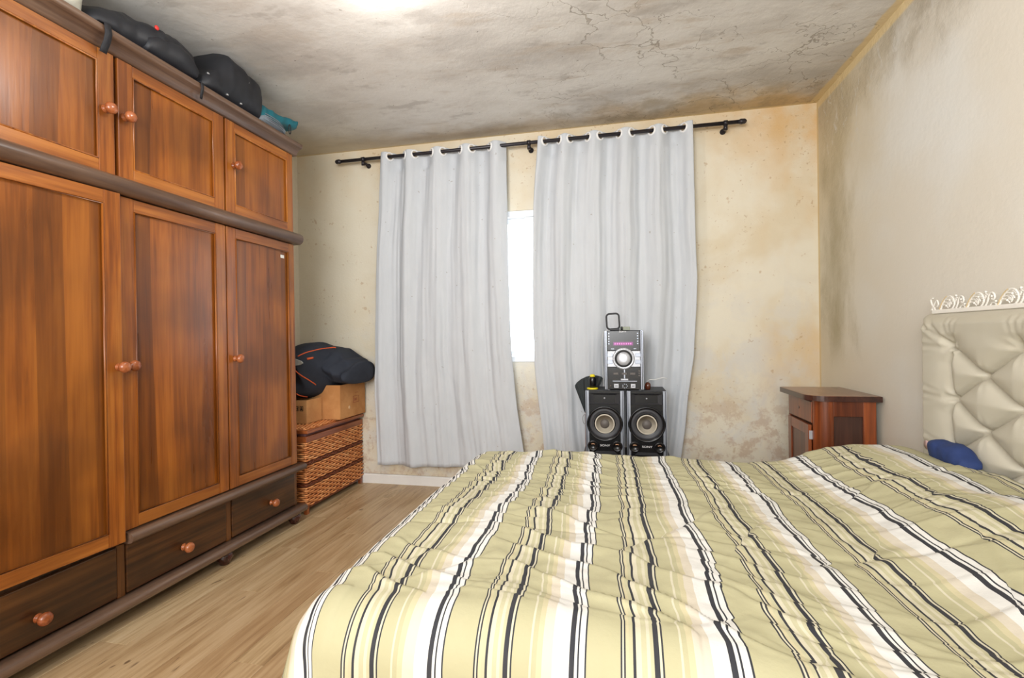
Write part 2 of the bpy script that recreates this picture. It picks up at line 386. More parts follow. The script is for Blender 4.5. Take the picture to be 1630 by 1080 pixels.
# ---- window
win = structure(bpy.data.objects.new('window_1', None)); col.objects.link(win); win.location = (WX0, YB + 0.05, WZ0)
M_frame = plain('white_window_metal', (240, 241, 242), 0.35, var=0.02)
b = MB(); fy0, fy1 = YB + 0.01, YB + 0.09
b.box(WX0, WX1, fy0, fy1, WZ1 - 0.045, WZ1, 0.003); b.box(WX0, WX1, fy0, fy1, WZ0, WZ0 + 0.04, 0.003)
b.box(WX0, WX0 + 0.045, fy0, fy1, WZ0 + 0.04, WZ1 - 0.045, 0.003); b.box(WX1 - 0.045, WX1, fy0, fy1, WZ0 + 0.04, WZ1 - 0.045, 0.003)
b.build('window_frame', M_frame, win)
for k, (a0, a1, yy) in enumerate([(WX0 + 0.045, -0.60, YB + 0.055), (-0.64, WX1 - 0.045, YB + 0.025)]):
    s = MB(); z0, z1 = WZ0 + 0.042, WZ1 - 0.047
    s.box(a0 + 0.03, a1 - 0.03, yy + 0.001, yy + 0.024, z0, z0 + 0.035); s.box(a0 + 0.03, a1 - 0.03, yy + 0.001, yy + 0.024, z1 - 0.035, z1)
    s.box(a0, a0 + 0.03, yy, yy + 0.025, z0, z1); s.box(a1 - 0.03, a1, yy, yy + 0.025, z0, z1)
    so = s.build('sash', M_frame, win)
    t = NT('window_glass'); t.out((1, 1, 1, 1), 0.02); t.b.inputs['Transmission Weight'].default_value = 1; t.b.inputs['IOR'].default_value = 1.05
    MB().box(a0 + 0.031, a1 - 0.031, yy + 0.010, yy + 0.014, z0 + 0.036, z1 - 0.036).build('pane', t.m, so)
b = MB(); b.box(-0.632, -0.606, YB + 0.012, YB + 0.025, 1.24, 1.32, 0.004); b.box(-0.628, -0.59, YB + 0.004, YB + 0.013, 1.27, 1.285, 0.003)
b.build('latch', M_frame, win)
# plastered sill
structure(MB().box(WX0, WX1, YB - 0.0, YB + 0.05, WZ0 - 0.002, WZ0 + 0.004).build('window_sill', M_white_gloss, win))

# ------------------------------------------------------------------ wardrobe
W_rail = wood('amber_wood_rail', (180, 112, 46), (154, 88, 32), (116, 62, 22), 'y', 0.3, patchy=0.35)
W_stile = wood('amber_wood_stile', (182, 114, 44), (154, 86, 28), (114, 58, 18), 'z', 0.3, patchy=0.4)
W_panel = wood('amber_wood_panel', (182, 110, 38), (154, 86, 26), (112, 58, 18), 'z', 0.28, staves=0.55, stave_w=0.088, patchy=0.45, contrast=0.75)
W_mould = wood('sheen_tinted_moulding', (124, 98, 80), (102, 78, 62), (76, 54, 42), 'y', 0.33, patchy=0.2)  # grey of the reflected light is mixed into this brown
W_drawer = wood('dark_drawer_wood', (104, 66, 32), (78, 46, 20), (44, 25, 12), 'y', 0.3, patchy=0.5)
W_drawdiv = wood('drawer_divider_wood', (130, 80, 38), (104, 62, 26), (70, 40, 16), 'z', 0.3)
W_knob = wood('reddish_knob_wood', (176, 104, 62), (150, 80, 42), (112, 54, 28), 'x', 0.22, patchy=0.1)
W_foot = wood('dark_red_foot', (96, 50, 40), (72, 34, 28), (44, 20, 16), 'z', 0.2, patchy=0.2)
W_carc = wood('dark_carcass_wood', (92, 56, 28), (70, 40, 18), (44, 24, 10), 'z', 0.4)
XF = -1.93
CY = [1.005, 1.548, 2.094, 2.626]
wr = thing('wardrobe', (-2.2, 1.82, 0), 'tall amber and brown wooden wardrobe with six panelled doors and three bottom drawers', 'wardrobe')
b = MB(); xb = -2.47
b.box(xb, XF - 0.022, CY[0] - 0.012, CY[3] + 0.004, 0.105, 2.275)           # carcass
b.build('cabinet_body', W_carc, wr)
for yy in CY:
    MB().box(XF - 0.05, XF - 0.0225, yy - 0.016, yy + (0.016 if yy < 2.6 else 0.006), 0.314, 2.27, 0.002).build('divider', W_stile, wr)
    MB().box(XF - 0.05, XF - 0.012, yy - 0.016, yy + (0.016 if yy < 2.6 else 0.006), 0.105, 0.314, 0.002).build('divider', W_drawdiv, wr)
def moulding(prof, name, mat=W_mould, ya=CY[0] - 0.03):
    # prof: (x offset out from XF, z) polygon, returned around the far end
    m = MB(); m.prism([(XF + a, z) for a, z in prof], ya, CY[3] + 0.03, 'xz', smooth=True)
    return m.build(name, mat, wr)
def half_round(z, r, out=0.03): return [(-0.03, z - r)] + [(out - r + r * math.cos(a), z + r * math.sin(a)) for a in np.linspace(-PI / 2, PI / 2, 11)] + [(-0.03, z + r)]
moulding([(-0.03, 2.262), (0.0, 2.262), (0.006, 2.268), (0.010, 2.282), (0.022, 2.296), (0.042, 2.303), (0.048, 2.308), (0.048, 2.325), (0.044, 2.33), (-0.54, 2.33), (-0.54, 2.262)], 'cornice')
o = moulding(half_round(1.745, 0.034, 0.045), 'waist_moulding'); moulding(half_round(0.340, 0.021, 0.045), 'drawer_moulding', ya=CY[1] + 0.004); moulding(half_round(0.084, 0.022, 0.047), 'base_moulding')
MB().box(xb, XF - 0.02, CY[0] - 0.012, CY[3] + 0.004, 0.066, 0.104, 0.002).build('plinth', W_carc, wr)
def knob(y, z, parent, r=0.0225, mat=W_knob, fix=None):
    prof = [(0.015, 0.0), (0.016, 0.003), (0.010, 0.008), (0.009, 0.015), (0.014, 0.020), (r - 0.002, 0.025), (r, 0.031), (r - 0.0005, 0.037), (r - 0.004, 0.043), (0.012, 0.047), (0, 0.0485)]
    return (fix or (lambda q: q))(MB().lathe(prof, (XF + 0.0, y, z), 'x', 24)).build('knob', mat, parent)
def door(y0, y1, z0, z1, ky, kz, sw, rt, rb, ajar=0.0):
    # stiles grain z; panel recessed; inner bead
    xa, xo = XF - 0.021, XF
    hinge = Matrix.Translation((xa, y0, 0)) @ Matrix.Rotation(-ajar, 4, 'Z') @ Matrix.Translation((-xa, -y0, 0))
    def fix(m):
        if ajar: m.v = [tuple(hinge @ Vector(v)) for v in m.v]
        return m
    a0, a1, c0, c1 = y0 + sw[0], y1 - sw[1], z0 + rb, z1 - rt
    dd = fix(MB().box(xa + 0.003, XF - 0.011, a0 - 0.004, a1 + 0.004, c0 - 0.004, c1 + 0.004)).build('door', W_panel, wr)
    fix(MB().box(xa, xo, y0, y0 + sw[0], z0, z1, 0.003)).build('stile', W_stile, dd); fix(MB().box(xa, xo, y1 - sw[1], y1, z0, z1, 0.003)).build('stile', W_stile, dd)
    fix(MB().box(xa, xo - 0.0006, a0, a1, z1 - rt, z1 - 0.001, 0.002)).build('rail', W_rail, dd); fix(MB().box(xa, xo - 0.0006, a0, a1, z0 + 0.001, z0 + rb, 0.002)).build('rail', W_rail, dd)
    bead = MB(); q = 0.006
    bead.tube([(xo - 0.003, a0 + q * .4, c0 + q * .4), (xo - 0.003, a1 - q * .4, c0 + q * .4), (xo - 0.003, a1 - q * .4, c1 - q * .4), (xo - 0.003, a0 + q * .4, c1 - q * .4)], 0.0048, 8, closed=True)
    fix(bead).build('bead', W_stile, dd)
    knob(ky, kz, dd, fix=fix)
    return dd
g = 0.003
kU = [(1.506, 2.03), (1.583, 2.03), (2.150, 2.03)]; kL = [(1.522, 1.025), (1.583, 1.027), (2.142, 1.03)]
for c in range(3):
    y0, y1 = CY[c] + g + (0.006 if c else 0), CY[c + 1] - g - 0.002
    sl = (0.062, 0.062) if c < 2 else (0.058, 0.05)
    door(y0, y1, 1.782, 2.258, *kU[c], sl, 0.047, 0.047)
    dd = door(y0 - 0.004, y1 + (0.002 if c else -0.004), 0.364 if c else 0.334, 1.708, *kL[c], sl, 0.052, 0.052, 0.0 if c else 0.055)
    if c == 2:
        M_st = plain('white_sticker', (236, 236, 232), 0.5, var=0.02)
        s = MB().box(XF - 0.011, XF - 0.0098, 2.515, 2.545, 1.612, 1.630).build('sticker', M_st, dd, label='small white paper sticker')
    ds = MB().box(XF - 0.021, XF - 0.006, CY[c] + 0.020, CY[c + 1] - 0.020, 0.112, 0.312, 0.004).build('drawer', W_drawer, wr)
    knob((CY[c] + CY[c + 1]) / 2 + [0.0, 0.0, 0.03][c] - (0.02 if c == 0 else 0), 0.19 if c < 2 else 0.2, ds)
for yy in (1.08, 2.06, 2.60):
    for xx in (-1.938, -2.40):
        MB().lathe([(0.016, 0), (0.022, 0.002), (0.026, 0.012), (0.036, 0.026), (0.040, 0.040), (0.036, 0.054), (0.027, 0.061), (0.030, 0.066)], (xx, yy, 0.0), 'z', 20).build('foot', W_foot, wr)

# ------------------------------------------------------------------ soft goods lofted from sections
def loft(axis, secs, n=28, power=2.6, rough=0.006, scale=9, seed=0, sub=6, lean=0.0):
    """secs: (t, a0, a1, z0, z1). axis 'y': t=y, a=x.  axis 'x': t=x, a=y. Smooth closed body."""
    secs = [tuple(map(float, s)) for s in secs]; ts = [s[0] for s in secs]
    L = []; N = (len(secs) - 1) * sub + 1
    for i in range(N):
        t = ts[0] + (ts[-1] - ts[0]) * i / (N - 1)
        L.append((t,) + tuple(float(np.interp(t, ts, [s[k] for s in secs])) for k in range(1, 5)))
    A = np.array(L); K = np.array([.25, .5, .25])
    for k in range(1, 5):
        for _ in range(2): A[1:-1, k] = A[:-2, k] * .25 + A[1:-1, k] * .5 + A[2:, k] * .25
    P = []
    for i, (t, a0, a1, z0, z1) in enumerate(A):
        ring = []
        for k in range(n):
            th = 2 * PI * k / n; c, s_ = math.cos(th), math.sin(th)
            ca = math.copysign(abs(c) ** (2 / power), c); sa = math.copysign(abs(s_) ** (2 / power), s_)
            a = (a0 + a1) / 2 + (a1 - a0) / 2 * ca; z = (z0 + z1) / 2 + (z1 - z0) / 2 * sa
            tt = t
            d = rough * fbm(a * scale + seed, t * scale, z * scale, 3)
            zz = max(z + d * abs(sa) * (1 if sa > -0.3 else 0), z0)
            ring.append((a + d * ca, tt, zz) if axis == 'y' else (tt, a + d * ca, zz))
        P.append(ring)
    m = MB(); m.grid(P, closed_u=True)
    b_ = len(m.v)
    c0 = tuple(np.mean(np.array(P[0]), 0)); c1 = tuple(np.mean(np.array(P[-1]), 0))
    m.v += [c0, c1]; last = (len(P) - 1) * n
    for k in range(n):
        m.f.append([b_, (k + 1) % n, k]); m.f.append([b_ + 1, last + k, last + (k + 1) % n]); m.sm += [True, True]
    return m
TOP = 2.33
M_black = plain('black_nylon', (27, 29, 35), 0.55, var=0.25, scale=14, bump=0.3)
M_blackflat = plain('black_webbing', (30, 31, 36), 0.7, var=0.1, scale=200, bump=0.3)
M_teal = plain('teal_nylon', (22, 104, 118), 0.55, var=0.15, scale=12, bump=0.2)
M_greymesh = plain('grey_ribbed_fabric', (112, 120, 128), 0.6, var=0.2, scale=120, bump=0.3)
M_silver = plain('silver_metal', (206, 210, 214), 0.25, 0.9)

# backpack
bp = thing('backpack', (-2.08, 1.72, TOP), 'black soft backpack lying on the wardrobe top with a small red dot', 'backpack')
loft('y', [(1.44, -2.05, -1.99, 2.335, 2.37), (1.47, -2.16, -1.93, TOP, 2.42), (1.53, -2.22, -1.91, TOP, 2.455), (1.60, -2.25, -1.90, TOP, 2.478), (1.69, -2.26, -1.895, TOP, 2.5), (1.78, -2.26, -1.892, TOP, 2.505),
           (1.85, -2.24, -1.892, TOP, 2.50), (1.895, -2.2, -1.896, TOP, 2.465), (1.92, -2.12, -1.91, TOP, 2.41), (1.93, -2.05, -1.97, 2.335, 2.36)], rough=0.02, seed=3, power=2.5).build('bag_body', M_black, bp)
loft('y', [(1.66, -1.98, -1.89, 2.345, 2.40), (1.70, -2.02, -1.876, 2.338, 2.435), (1.78, -2.04, -1.872, 2.336, 2.455), (1.85, -2.02, -1.874, 2.336, 2.445), (1.90, -1.96, -1.886, 2.345, 2.40)], rough=0.01, seed=9).build('front_pocket', M_black, bp)
MB().lathe([(0.0095, 0), (0.0095, 0.004), (0.006, 0.006), (0, 0.006)], (-1.886, 1.690, 2.452), 'x', 14).build('badge', plain('red_rubber', (205, 48, 44), 0.4), bp, label='small round red badge')
def strap(pts, w, parent, mat=M_blackflat, name='strap', lab=None, ax='y'):
    m = MB(); t = 0.0015; vs = []; fs = []
    for p in pts:
        for s in (-w / 2, w / 2):
            q = (p[0], p[1] + s, p[2]) if ax == 'y' else (p[0] + s, p[1], p[2]); vs += [q]
    n = len(pts)
    m.add(vs, [(2 * i, 2 * i + 1, 2 * i + 3, 2 * i + 2) for i in range(n - 1)], True)
    o = m.build(name, mat, parent, label=lab, normals=False); solidify(o, 0.0022, 0); return o
strap([(-1.935, 1.478, 2.35), (-1.90, 1.478, 2.345), (-1.876, 1.479, 2.334), (-1.8745, 1.482, 2.300), (-1.888, 1.486, 2.272), (-1.905, 1.488, 2.250), (-1.912, 1.489, 2.236)], 0.026, bp, lab='loose black strap hanging over the cornice')
# duffel bag
df = thing('duffel_bag', (-2.05, 2.12, TOP), 'black duffel bag with a peaked top, between the backpack and teal jacket on the wardrobe', 'bag')
loft('y', [(1.925, -2.03, -1.94, 2.335, 2.36), (1.94, -2.10, -1.905, TOP, 2.395), (1.98, -2.2, -1.895, TOP, 2.425), (2.02, -2.26, -1.885, TOP, 2.475), (2.06, -2.28, -1.88, TOP, 2.545), (2.09, -2.28, -1.877, TOP, 2.588),
           (2.12, -2.28, -1.875, TOP, 2.59), (2.20, -2.28, -1.875, TOP, 2.583), (2.27, -2.26, -1.876, TOP, 2.572), (2.31, -2.22, -1.88, TOP, 2.56), (2.325, -2.15, -1.89, TOP, 2.50), (2.33, -2.0, -1.95, 2.34, 2.38)], rough=0.016, seed=21, scale=7, power=3.6, sub=9).build('bag_body', M_black, df)
MB().tube([(-1.872 + 0.002 * math.sin(a), 2.185 + 0.022 * math.cos(a) * .8, 2.49 + 0.016 * math.sin(a) - 0.35 * 0.022 * math.cos(a)) for a in np.linspace(PI, 2 * PI, 9)], 0.0022, 6).build('logo_arc', M_silver, df, label='small curved silver emblem')
for yy, zz in ((1.945, 2.39), (2.06, 2.345), (2.15, 2.342)):
    MB().box(-1.884, -1.874, yy - 0.006, yy + 0.006, zz, zz + 0.008, 0.002).build('buckle', M_silver, df)
strap([(-1.93, 1.905, 2.345), (-1.895, 1.905, 2.336), (-1.8745, 1.907, 2.330), (-1.8735, 1.909, 2.305), (-1.886, 1.914, 2.278), (-1.895, 1.92, 2.262)], 0.014, df, lab='thin black strap hanging over the cornice')
# teal jacket
z_seed = 4.0
tj = thing('jacket', (-2.0, 2.5, TOP), 'crumpled teal jacket with grey ribbed edge and hanging cord loop, far end of wardrobe top', 'jacket')
P = []
yy = np.linspace(2.315, 2.64, 34)
ztop = np.interp(yy, [2.315, 2.36, 2.42, 2.48, 2.55, 2.64], [2.43, 2.455, 2.452, 2.45, 2.462, 2.48]); zbot = np.interp(yy, [2.315, 2.42, 2.46, 2.50, 2.55, 2.60, 2.64], [2.345, 2.35, 2.37, 2.385, 2.40, 2.40, 2.415])
m = MB()
for i, y_ in enumerate(yy):
    ring = []
    for k in range(24):
        th = 2 * PI * k / 24; c, s_ = math.cos(th), math.sin(th)
        fold = 0.012 * nz(y_ * 22, 2 * c, 3) + 0.010 * nz(y_ * 12, z_seed + s_ * 2)
        xx = -1.985 + (0.085 + fold) * math.copysign(abs(c) ** .8, c); zz = (ztop[i] + zbot[i]) / 2 + (ztop[i] - zbot[i]) / 2 * math.copysign(abs(s_) ** .7, s_) + (0.016 * nz(y_ * 26, c * 1.5, 6) if s_ > 0 else 0.004 * nz(y_ * 30, c))
        ring.append((xx, y_, zz))
    P.append(ring)
m.grid(P, closed_u=True); m.f.append(list(range(24))[::-1]); m.f.append([33 * 24 + k for k in range(24)]); m.sm += [False, False]
m.build('sleeve', M_teal, tj)
m = loft('y', [(2.31, -2.05, -1.92, TOP, 2.39), (2.34, -2.1, -1.895, TOP, 2.40), (2.40, -2.12, -1.888, TOP, 2.395), (2.46, -2.12, -1.886, TOP, 2.385), (2.515, -2.1, -1.888, TOP, 2.37), (2.53, -2.05, -1.93, TOP, 2.35)], rough=0.006, seed=4)
m.build('ribbed_edge', M_greymesh, tj, label='grey ribbed edge')
m = MB()
for k in range(4): m.tube([(-1.905 + 0.022 * math.sin(q * PI) + .002 * k, 2.34 + 0.18 * q, 2.392 - 0.012 * k - 0.02 * q) for q in np.linspace(0, 1, 9)], 0.0028, 5)
m.build('rib', M_greymesh, tj, kind='stuff')
MB().tube([(-1.895, 2.555 + 0.010 * math.sin(a) , 2.385 + 0.028 * math.cos(a)) for a in np.linspace(0, 2 * PI, 16, endpoint=False)], 0.003, 6, closed=True).build('cord_loop', M_blackflat, tj, label='black cord loop')
# pale plastic bag
M_plasticbag = plain('pale_clear_plastic', (206, 204, 190), 0.22, var=0.15, scale=18, bump=0.6)
pb = loft('y', [(1.08, -2.06, -1.97, 2.34, 2.38), (1.12, -2.2, -1.92, TOP, 2.44), (1.2, -2.28, -1.90, TOP, 2.50), (1.32, -2.3, -1.893, TOP, 2.53), (1.39, -2.28, -1.895, TOP, 2.53), (1.422, -2.2, -1.905, TOP, 2.46), (1.432, -2.08, -1.95, 2.345, 2.39)], rough=0.03, seed=31, scale=14, power=3)
pb.build('plastic_bag', M_plasticbag, None, 'pale see-through plastic bag of bedding beside the backpack on the wardrobe', 'bag')

# ------------------------------------------------------------------ wicker chest
CX0, CX1, CY0, CY1 = -2.44, -1.945, 2.735, 3.435
def mat_wicker():
    t = NT('orange_wicker'); p = t.pos(); f = t.noise(p, 26, 4, 0.6); g_ = t.noise(t.mapping(p, (1, 1, 3)), 9, 2)
    c = t.ramp(f, [(0.3, srgb(176, 98, 50)), (0.5, srgb(222, 146, 88)), (0.7, srgb(240, 180, 122))])
    t.out(c, 0.4, 0.4); return t.m
M_wick = mat_wicker(); M_wickdark = plain('dark_wicker', (112, 56, 30), 0.5, var=0.2); M_chestrim = wood('chest_rim_wood', (176, 100, 52), (144, 76, 36), (100, 50, 22), 'y', 0.35, patchy=0.2)
ch = thing('wicker_chest', ((CX0 + CX1) / 2, (CY0 + CY1) / 2, 0), 'orange woven wicker chest with slightly raised lid against the back wall', 'chest')
b = MB(); b.box(CX0 + 0.012, CX1 - 0.012, CY0 + 0.012, CY1 - 0.012, 0.04, 0.465); b.build('liner', M_wickdark, ch)
b = MB()
for xx in (CX0 + 0.005, CX1 - 0.03):
    for yy in (CY0 + 0.004, CY1 - 0.03): b2 = MB().box(xx, xx + 0.026, yy, yy + 0.026, 0.0, 0.05, 0.003).build('leg', M_chestrim, ch)
MB().box(CX0 + 0.004, CX1 - 0.006, CY0 + 0.006, CY1, 0.036, 0.05, 0.002).build('bottom_rail', M_wickdark, ch)
MB().box(CX0, CX1 + 0.002, CY0 - 0.002, CY1, 0.462, 0.500, 0.003).build('rim', M_chestrim, ch)
def weave(m, z0, z1, pitch, skip):
    k = 0; z = z0
    while z < z1:
        if not any(a < z < c for a, c in skip):
            st = 0.042; ph = (k % 2) * PI
            # right face (x = CX1) then the near face (y = CY0)
            pts = []
            n = int((CY1 - CY0) / (st / 3))
            for i in range(n + 1):
                yy = CY1 - (CY1 - CY0) * i / n
                pts.append((CX1 - 0.006 + 0.0062 * math.sin(PI * yy / st + ph), yy, z + 0.0012 * nz(yy * 30, z * 90)))
            m.tube(pts, 0.0062, 5)
            pts = []
            n = int((CX1 - CX0) / (st / 3))
            for i in range(n + 1):
                xx = CX1 - 0.004 - (CX1 - CX0) * i / n
                pts.append((xx, CY0 + 0.006 - 0.0062 * math.sin(PI * xx / st + ph), z + 0.0012 * nz(xx * 30, z * 90)))
            m.tube(pts, 0.0062, 5)
        z += pitch; k += 1
m = MB(); weave(m, 0.056, 0.462, 0.0138, [(0.175, 0.196), (0.315, 0.336)]); m.build('weave', M_wick, ch, kind='stuff')
for zc in (0.186, 0.325):
    m = MB()
    for s in (0, PI):
        m.tube([(CX1 - 0.003 + 0.003 * math.sin(q * 2 + s), yy, zc + 0.006 * math.cos(q + s)) for q, yy in ((i * .55, CY0 + (CY1 - CY0) * i / 90) for i in range(91))], 0.0052, 5)
        m.tube([(xx, CY0 + 0.002 - 0.003 * math.sin(q * 2 + s), zc + 0.006 * math.cos(q + s)) for q, xx in ((i * .55, CX0 + (CX1 - CX0) * i / 60) for i in range(61))], 0.0052, 5)
    m.build('braid', M_wickdark, ch, label='dark braided band')
lid = MB(); lz = 0.520
lid.box(CX0, CX1 + 0.012, CY0 - 0.004, CY1, lz, lz + 0.022, 0.003)
lo = lid.build('lid', M_chestrim, ch)
m = MB(); k = 0; xx = CX0 + 0.03
while xx < CX1 - 0.02:
    ph = (k % 2) * PI
    m.tube([(xx, yy, lz + 0.0235 + 0.0045 * math.sin(PI * yy / 0.034 + ph)) for yy in np.linspace(CY0 + 0.02, CY1 - 0.02, 60)], 0.0062, 5); xx += 0.013; k += 1
m.build('lid_weave', M_wick, lo, kind='stuff')
MB().box(CX0 + 0.02, CX1 - 0.02, CY0 + 0.02, CY1 - 0.02, 0.500, lz, 0.003).build('inner_rim', plain('mauve_lining', (120, 84, 84), 0.7), ch, label='mauve lining strip under the lid')

# ------------------------------------------------------------------ cardboard boxes and jacket
def mat_card(name, a, c_):
    t = NT(name); p = t.pos(); f = t.noise(p, 7, 5, 0.6)
    x, y, z = t.sep(p)
    fl = t.math('MULTIPLY', t.math('SINE', t.math('MULTIPLY', z, 900)), 0.5)
    t.out(t.mix(t.rng(f, 0.35, 0.65), srgb(*a), srgb(*c_)), 0.8, 0.2); t.bump(t.math('ADD', f, t.math('MULTIPLY', fl, 0.15)), 0.15, 0.003); return t.m
M_card = mat_card('brown_cardboard', (206, 150, 96), (190, 132, 80)); M_card2 = mat_card('light_cardboard', (218, 166, 112), (204, 150, 98))
BZ = 0.5535
def open_box(name, x0, x1, y0, y1, z0, z1, mat, label, cat='box', bulge=0.0):
    e = thing(name, ((x0 + x1) / 2, (y0 + y1) / 2, z0), label, cat)
    t_ = 0.005; m = MB()
    m.box(x0, x1, y0, y1, z0, z0 + t_); m.box(x0, x1, y0, y0 + t_, z0 + t_, z1, 0.0012); m.box(x0, x1, y1 - t_, y1, z0 + t_, z1, 0.0012)
    m.box(x0, x0 + t_, y0 + t_, y1 - t_, z0 + t_, z1, 0.0012); m.box(x1 - t_, x1, y0 + t_, y1 - t_, z0 + t_, z1, 0.0012)
    m.build('box_body', mat, e); return e
bb = open_box('cardboard_box', -2.135, -1.915, 3.08, 3.425, BZ, 0.797, M_card, 'open brown cardboard box with faint red stamp, nearest the curtain on the wicker chest')
M_redprint = plain('faded_red_print', (158, 84, 58), 0.8); M_blackprint = plain('black_print', (34, 30, 28), 0.8); M_tape = plain('torn_paper', (226, 186, 142), 0.7)
m = MB(); X_ = -1.9148
m.box(X_, X_ + 0.0006, 3.252, 3.256, 0.650, 0.700); m.box(X_, X_ + 0.0006, 3.33, 3.334, 0.650, 0.700); m.box(X_, X_ + 0.0006, 3.252, 3.334, 0.650, 0.6535); m.box(X_, X_ + 0.0006, 3.252, 3.334, 0.697, 0.700)
m.box(X_, X_ + 0.0006, 3.265, 3.272, 0.662, 0.688); m.box(X_, X_ + 0.0006, 3.278, 3.286, 0.664, 0.680); m.box(X_, X_ + 0.0006, 3.290, 3.297, 0.664, 0.682); m.box(X_, X_ + 0.0006, 3.303, 3.306, 0.662, 0.688)
m.box(X_, X_ + 0.0006, 3.28, 3.325, 0.722, 0.725)
m.build('stamp', M_redprint, bb, label='faded red stamp')
MB().lathe([(0.014, 0), (0.010, 0.0012), (0, 0.0014)], (X_, 3.20, 0.625), 'x', 7).build('torn_patch', M_tape, bb, label='small torn patch')
MB().box(-2.16, -1.93, 3.085, 3.42, BZ - 0.0, BZ + 0.002)
ba = open_box('cardboard_box', -2.42, -2.055, 2.90, 3.072, BZ, 0.712, M_card2, 'lower light cardboard box with black symbols, beside the wardrobe on the wicker chest')
m = MB(); Yp = 2.8994
def ring_rect(m, cx, cz, w_, h_, t_):
    m.box(cx - w_ / 2, cx + w_ / 2, Yp, Yp + 0.0006, cz - h_ / 2, cz - h_ / 2 + t_); m.box(cx - w_ / 2, cx + w_ / 2, Yp, Yp + 0.0006, cz + h_ / 2 - t_, cz + h_ / 2)
    m.box(cx - w_ / 2, cx - w_ / 2 + t_, Yp, Yp + 0.0006, cz - h_ / 2, cz + h_ / 2); m.box(cx + w_ / 2 - t_, cx + w_ / 2, Yp, Yp + 0.0006, cz - h_ / 2, cz + h_ / 2)
ring_rect(m, -2.095, 0.655, 0.026, 0.034, 0.004); ring_rect(m, -2.131, 0.655, 0.026, 0.034, 0.004)
m.prism([(-2.103, 0.646), (-2.087, 0.646), (-2.090, 0.657), (-2.100, 0.657)], Yp, Yp + 0.0006, 'xz'); m.lathe([(0.0045, 0), (0.0045, 0.0006)], (-2.095, Yp + 0.0003, 0.662), '-y', 10)
for dx in (-0.005, 0.005): m.prism([(-2.131 + dx + a, 0.655 + c) for a, c in ((-0.002, -0.011), (0.002, -0.011), (0.002, 0.001), (0.004, 0.001), (0, 0.010), (-0.004, 0.001), (-0.002, 0.001))], Yp, Yp + 0.0006, 'xz')
m.build('printed_symbols', M_blackprint, ba, label='black packing symbols')

# dark jacket heaped over both boxes
M_jack = plain('charcoal_fleece', (50, 54, 64), 0.85, var=0.3, scale=9, bump=0.5, spec=0.25)
M_orange = plain('orange_piping', (226, 98, 48), 0.6)
M_cream = plain('grey_white_patch', (182, 184, 180), 0.7, var=0.4, scale=60)
jk = thing('jacket', (-2.0, 3.1, 0.78), 'dark charcoal jacket with orange piping heaped over the cardboard boxes', 'jacket')
jt = [(-2.42, 1.02), (-2.30, 1.05), (-2.25, 1.07), (-2.19, 1.10), (-2.12, 1.102), (-2.05, 1.075), (-1.98, 1.055), (-1.91, 1.012), (-1.87, 0.985), (-1.845, 0.955), (-1.83, 0.955), (-1.80, 0.965)]
jb = [(-2.42, 0.70), (-2.13, 0.705), (-2.06, 0.735), (-2.02, 0.77), (-1.98, 0.797), (-1.92, 0.803), (-1.80, 0.80), (-1.72, 0.825)]
P = []; nx, nk = 130, 72
for i in range(nx + 1):
    q = i / nx; x_ = -2.42 + q * (0.622)                        # widest extent, near-side outline
    sx_ = x_
    zt = interp(x_ , jt); zb = interp(x_, jb)
    tq = min(1, max(0, (-2.0 - x_) / 0.1)); yn = 3.045 - 0.175 * tq * tq * (3 - 2 * tq); yf = 3.42
    end = min(1, max(0.0, (1 - q)) / 0.05); end = math.sqrt(max(0, 1 - (1 - end) ** 2)); st = min(1, q / 0.05); end *= math.sqrt(max(0.0, 1 - (1 - st) ** 2)); end = max(end, 0.05)
    ring = []
    for k in range(nk):
        th = 2 * PI * k / nk; c, s_ = math.cos(th), math.sin(th)
        cc = math.copysign(abs(c) ** .75, c); ss = math.copysign(abs(s_) ** .8, s_)
        a = (yn + yf) / 2 + (yf - yn) / 2 * cc * end
        z_ = (zt + zb) / 2 + (zt - zb) / 2 * ss * end
        # front side drapes: lower part hangs straight
        f1 = 0.020 * math.sin(14 * x_ + 22 * z_ + 3 * nz(x_ * 5, z_ * 5)) + 0.03 * fbm(x_ * 7, z_ * 7, a * 4) - 0.018 * (1 - abs(nz(x_ * 9 + z_ * 5, z_ * 11 - x_ * 4, 3.3)) * 2.2) ** 3 * (1 if c < 0.3 else 0)
        ring.append((x_ + f1 * 0.3, min(3.44, a + f1 * (1 if c < 0 else -0.2)), z_ + f1 * 0.35 * max(0, ss)))
    P.append(ring)
m = MB(); m.grid(P, closed_u=True); m.f.append(list(range(nk))[::-1]); m.f.append([nx * nk + k for k in range(nk)]); m.sm += [True, True]
JP = np.array(P)
m.build('jacket_body', M_jack, jk)
def on_jacket(x_, z_):
    # nearest front vertex
    d = (JP[:, :, 0] - x_) ** 2 + (JP[:, :, 2] - z_) ** 2 + np.where(JP[:, :, 1] > 3.16, 9, 0) + (np.cos(2 * PI * np.arange(nk) / nk) > -0.05)[None, :] * 9.0; i, k = np.unravel_index(np.argmin(d), d.shape)
    return JP[i, k, 1]
def piping(pts, r=0.004):
    pts = [(a * 0.945, 1.12 - (1.12 - c) * 0.945) for a, c in pts]
    dense = []
    for a, c in zip(pts[:-1], pts[1:]):
        for q in np.linspace(0, 1, 5)[:-1]: dense.append((a[0] + (c[0] - a[0]) * q, a[1] + (c[1] - a[1]) * q))
    dense.append(pts[-1]); ys = [on_jacket(*d) for d in dense]; ys = np.convolve([ys[0]] + ys + [ys[-1]], [.25, .5, .25], 'valid')
    MB().tube([(d[0], y_ - 0.004, d[1]) for d, y_ in zip(dense, ys)], r, 6).build('piping', M_orange, jk, label='orange piping')
piping([(-2.225, 1.005), (-2.195, 1.035), (-2.16, 1.055), (-2.125, 1.062), (-2.10, 1.06)])
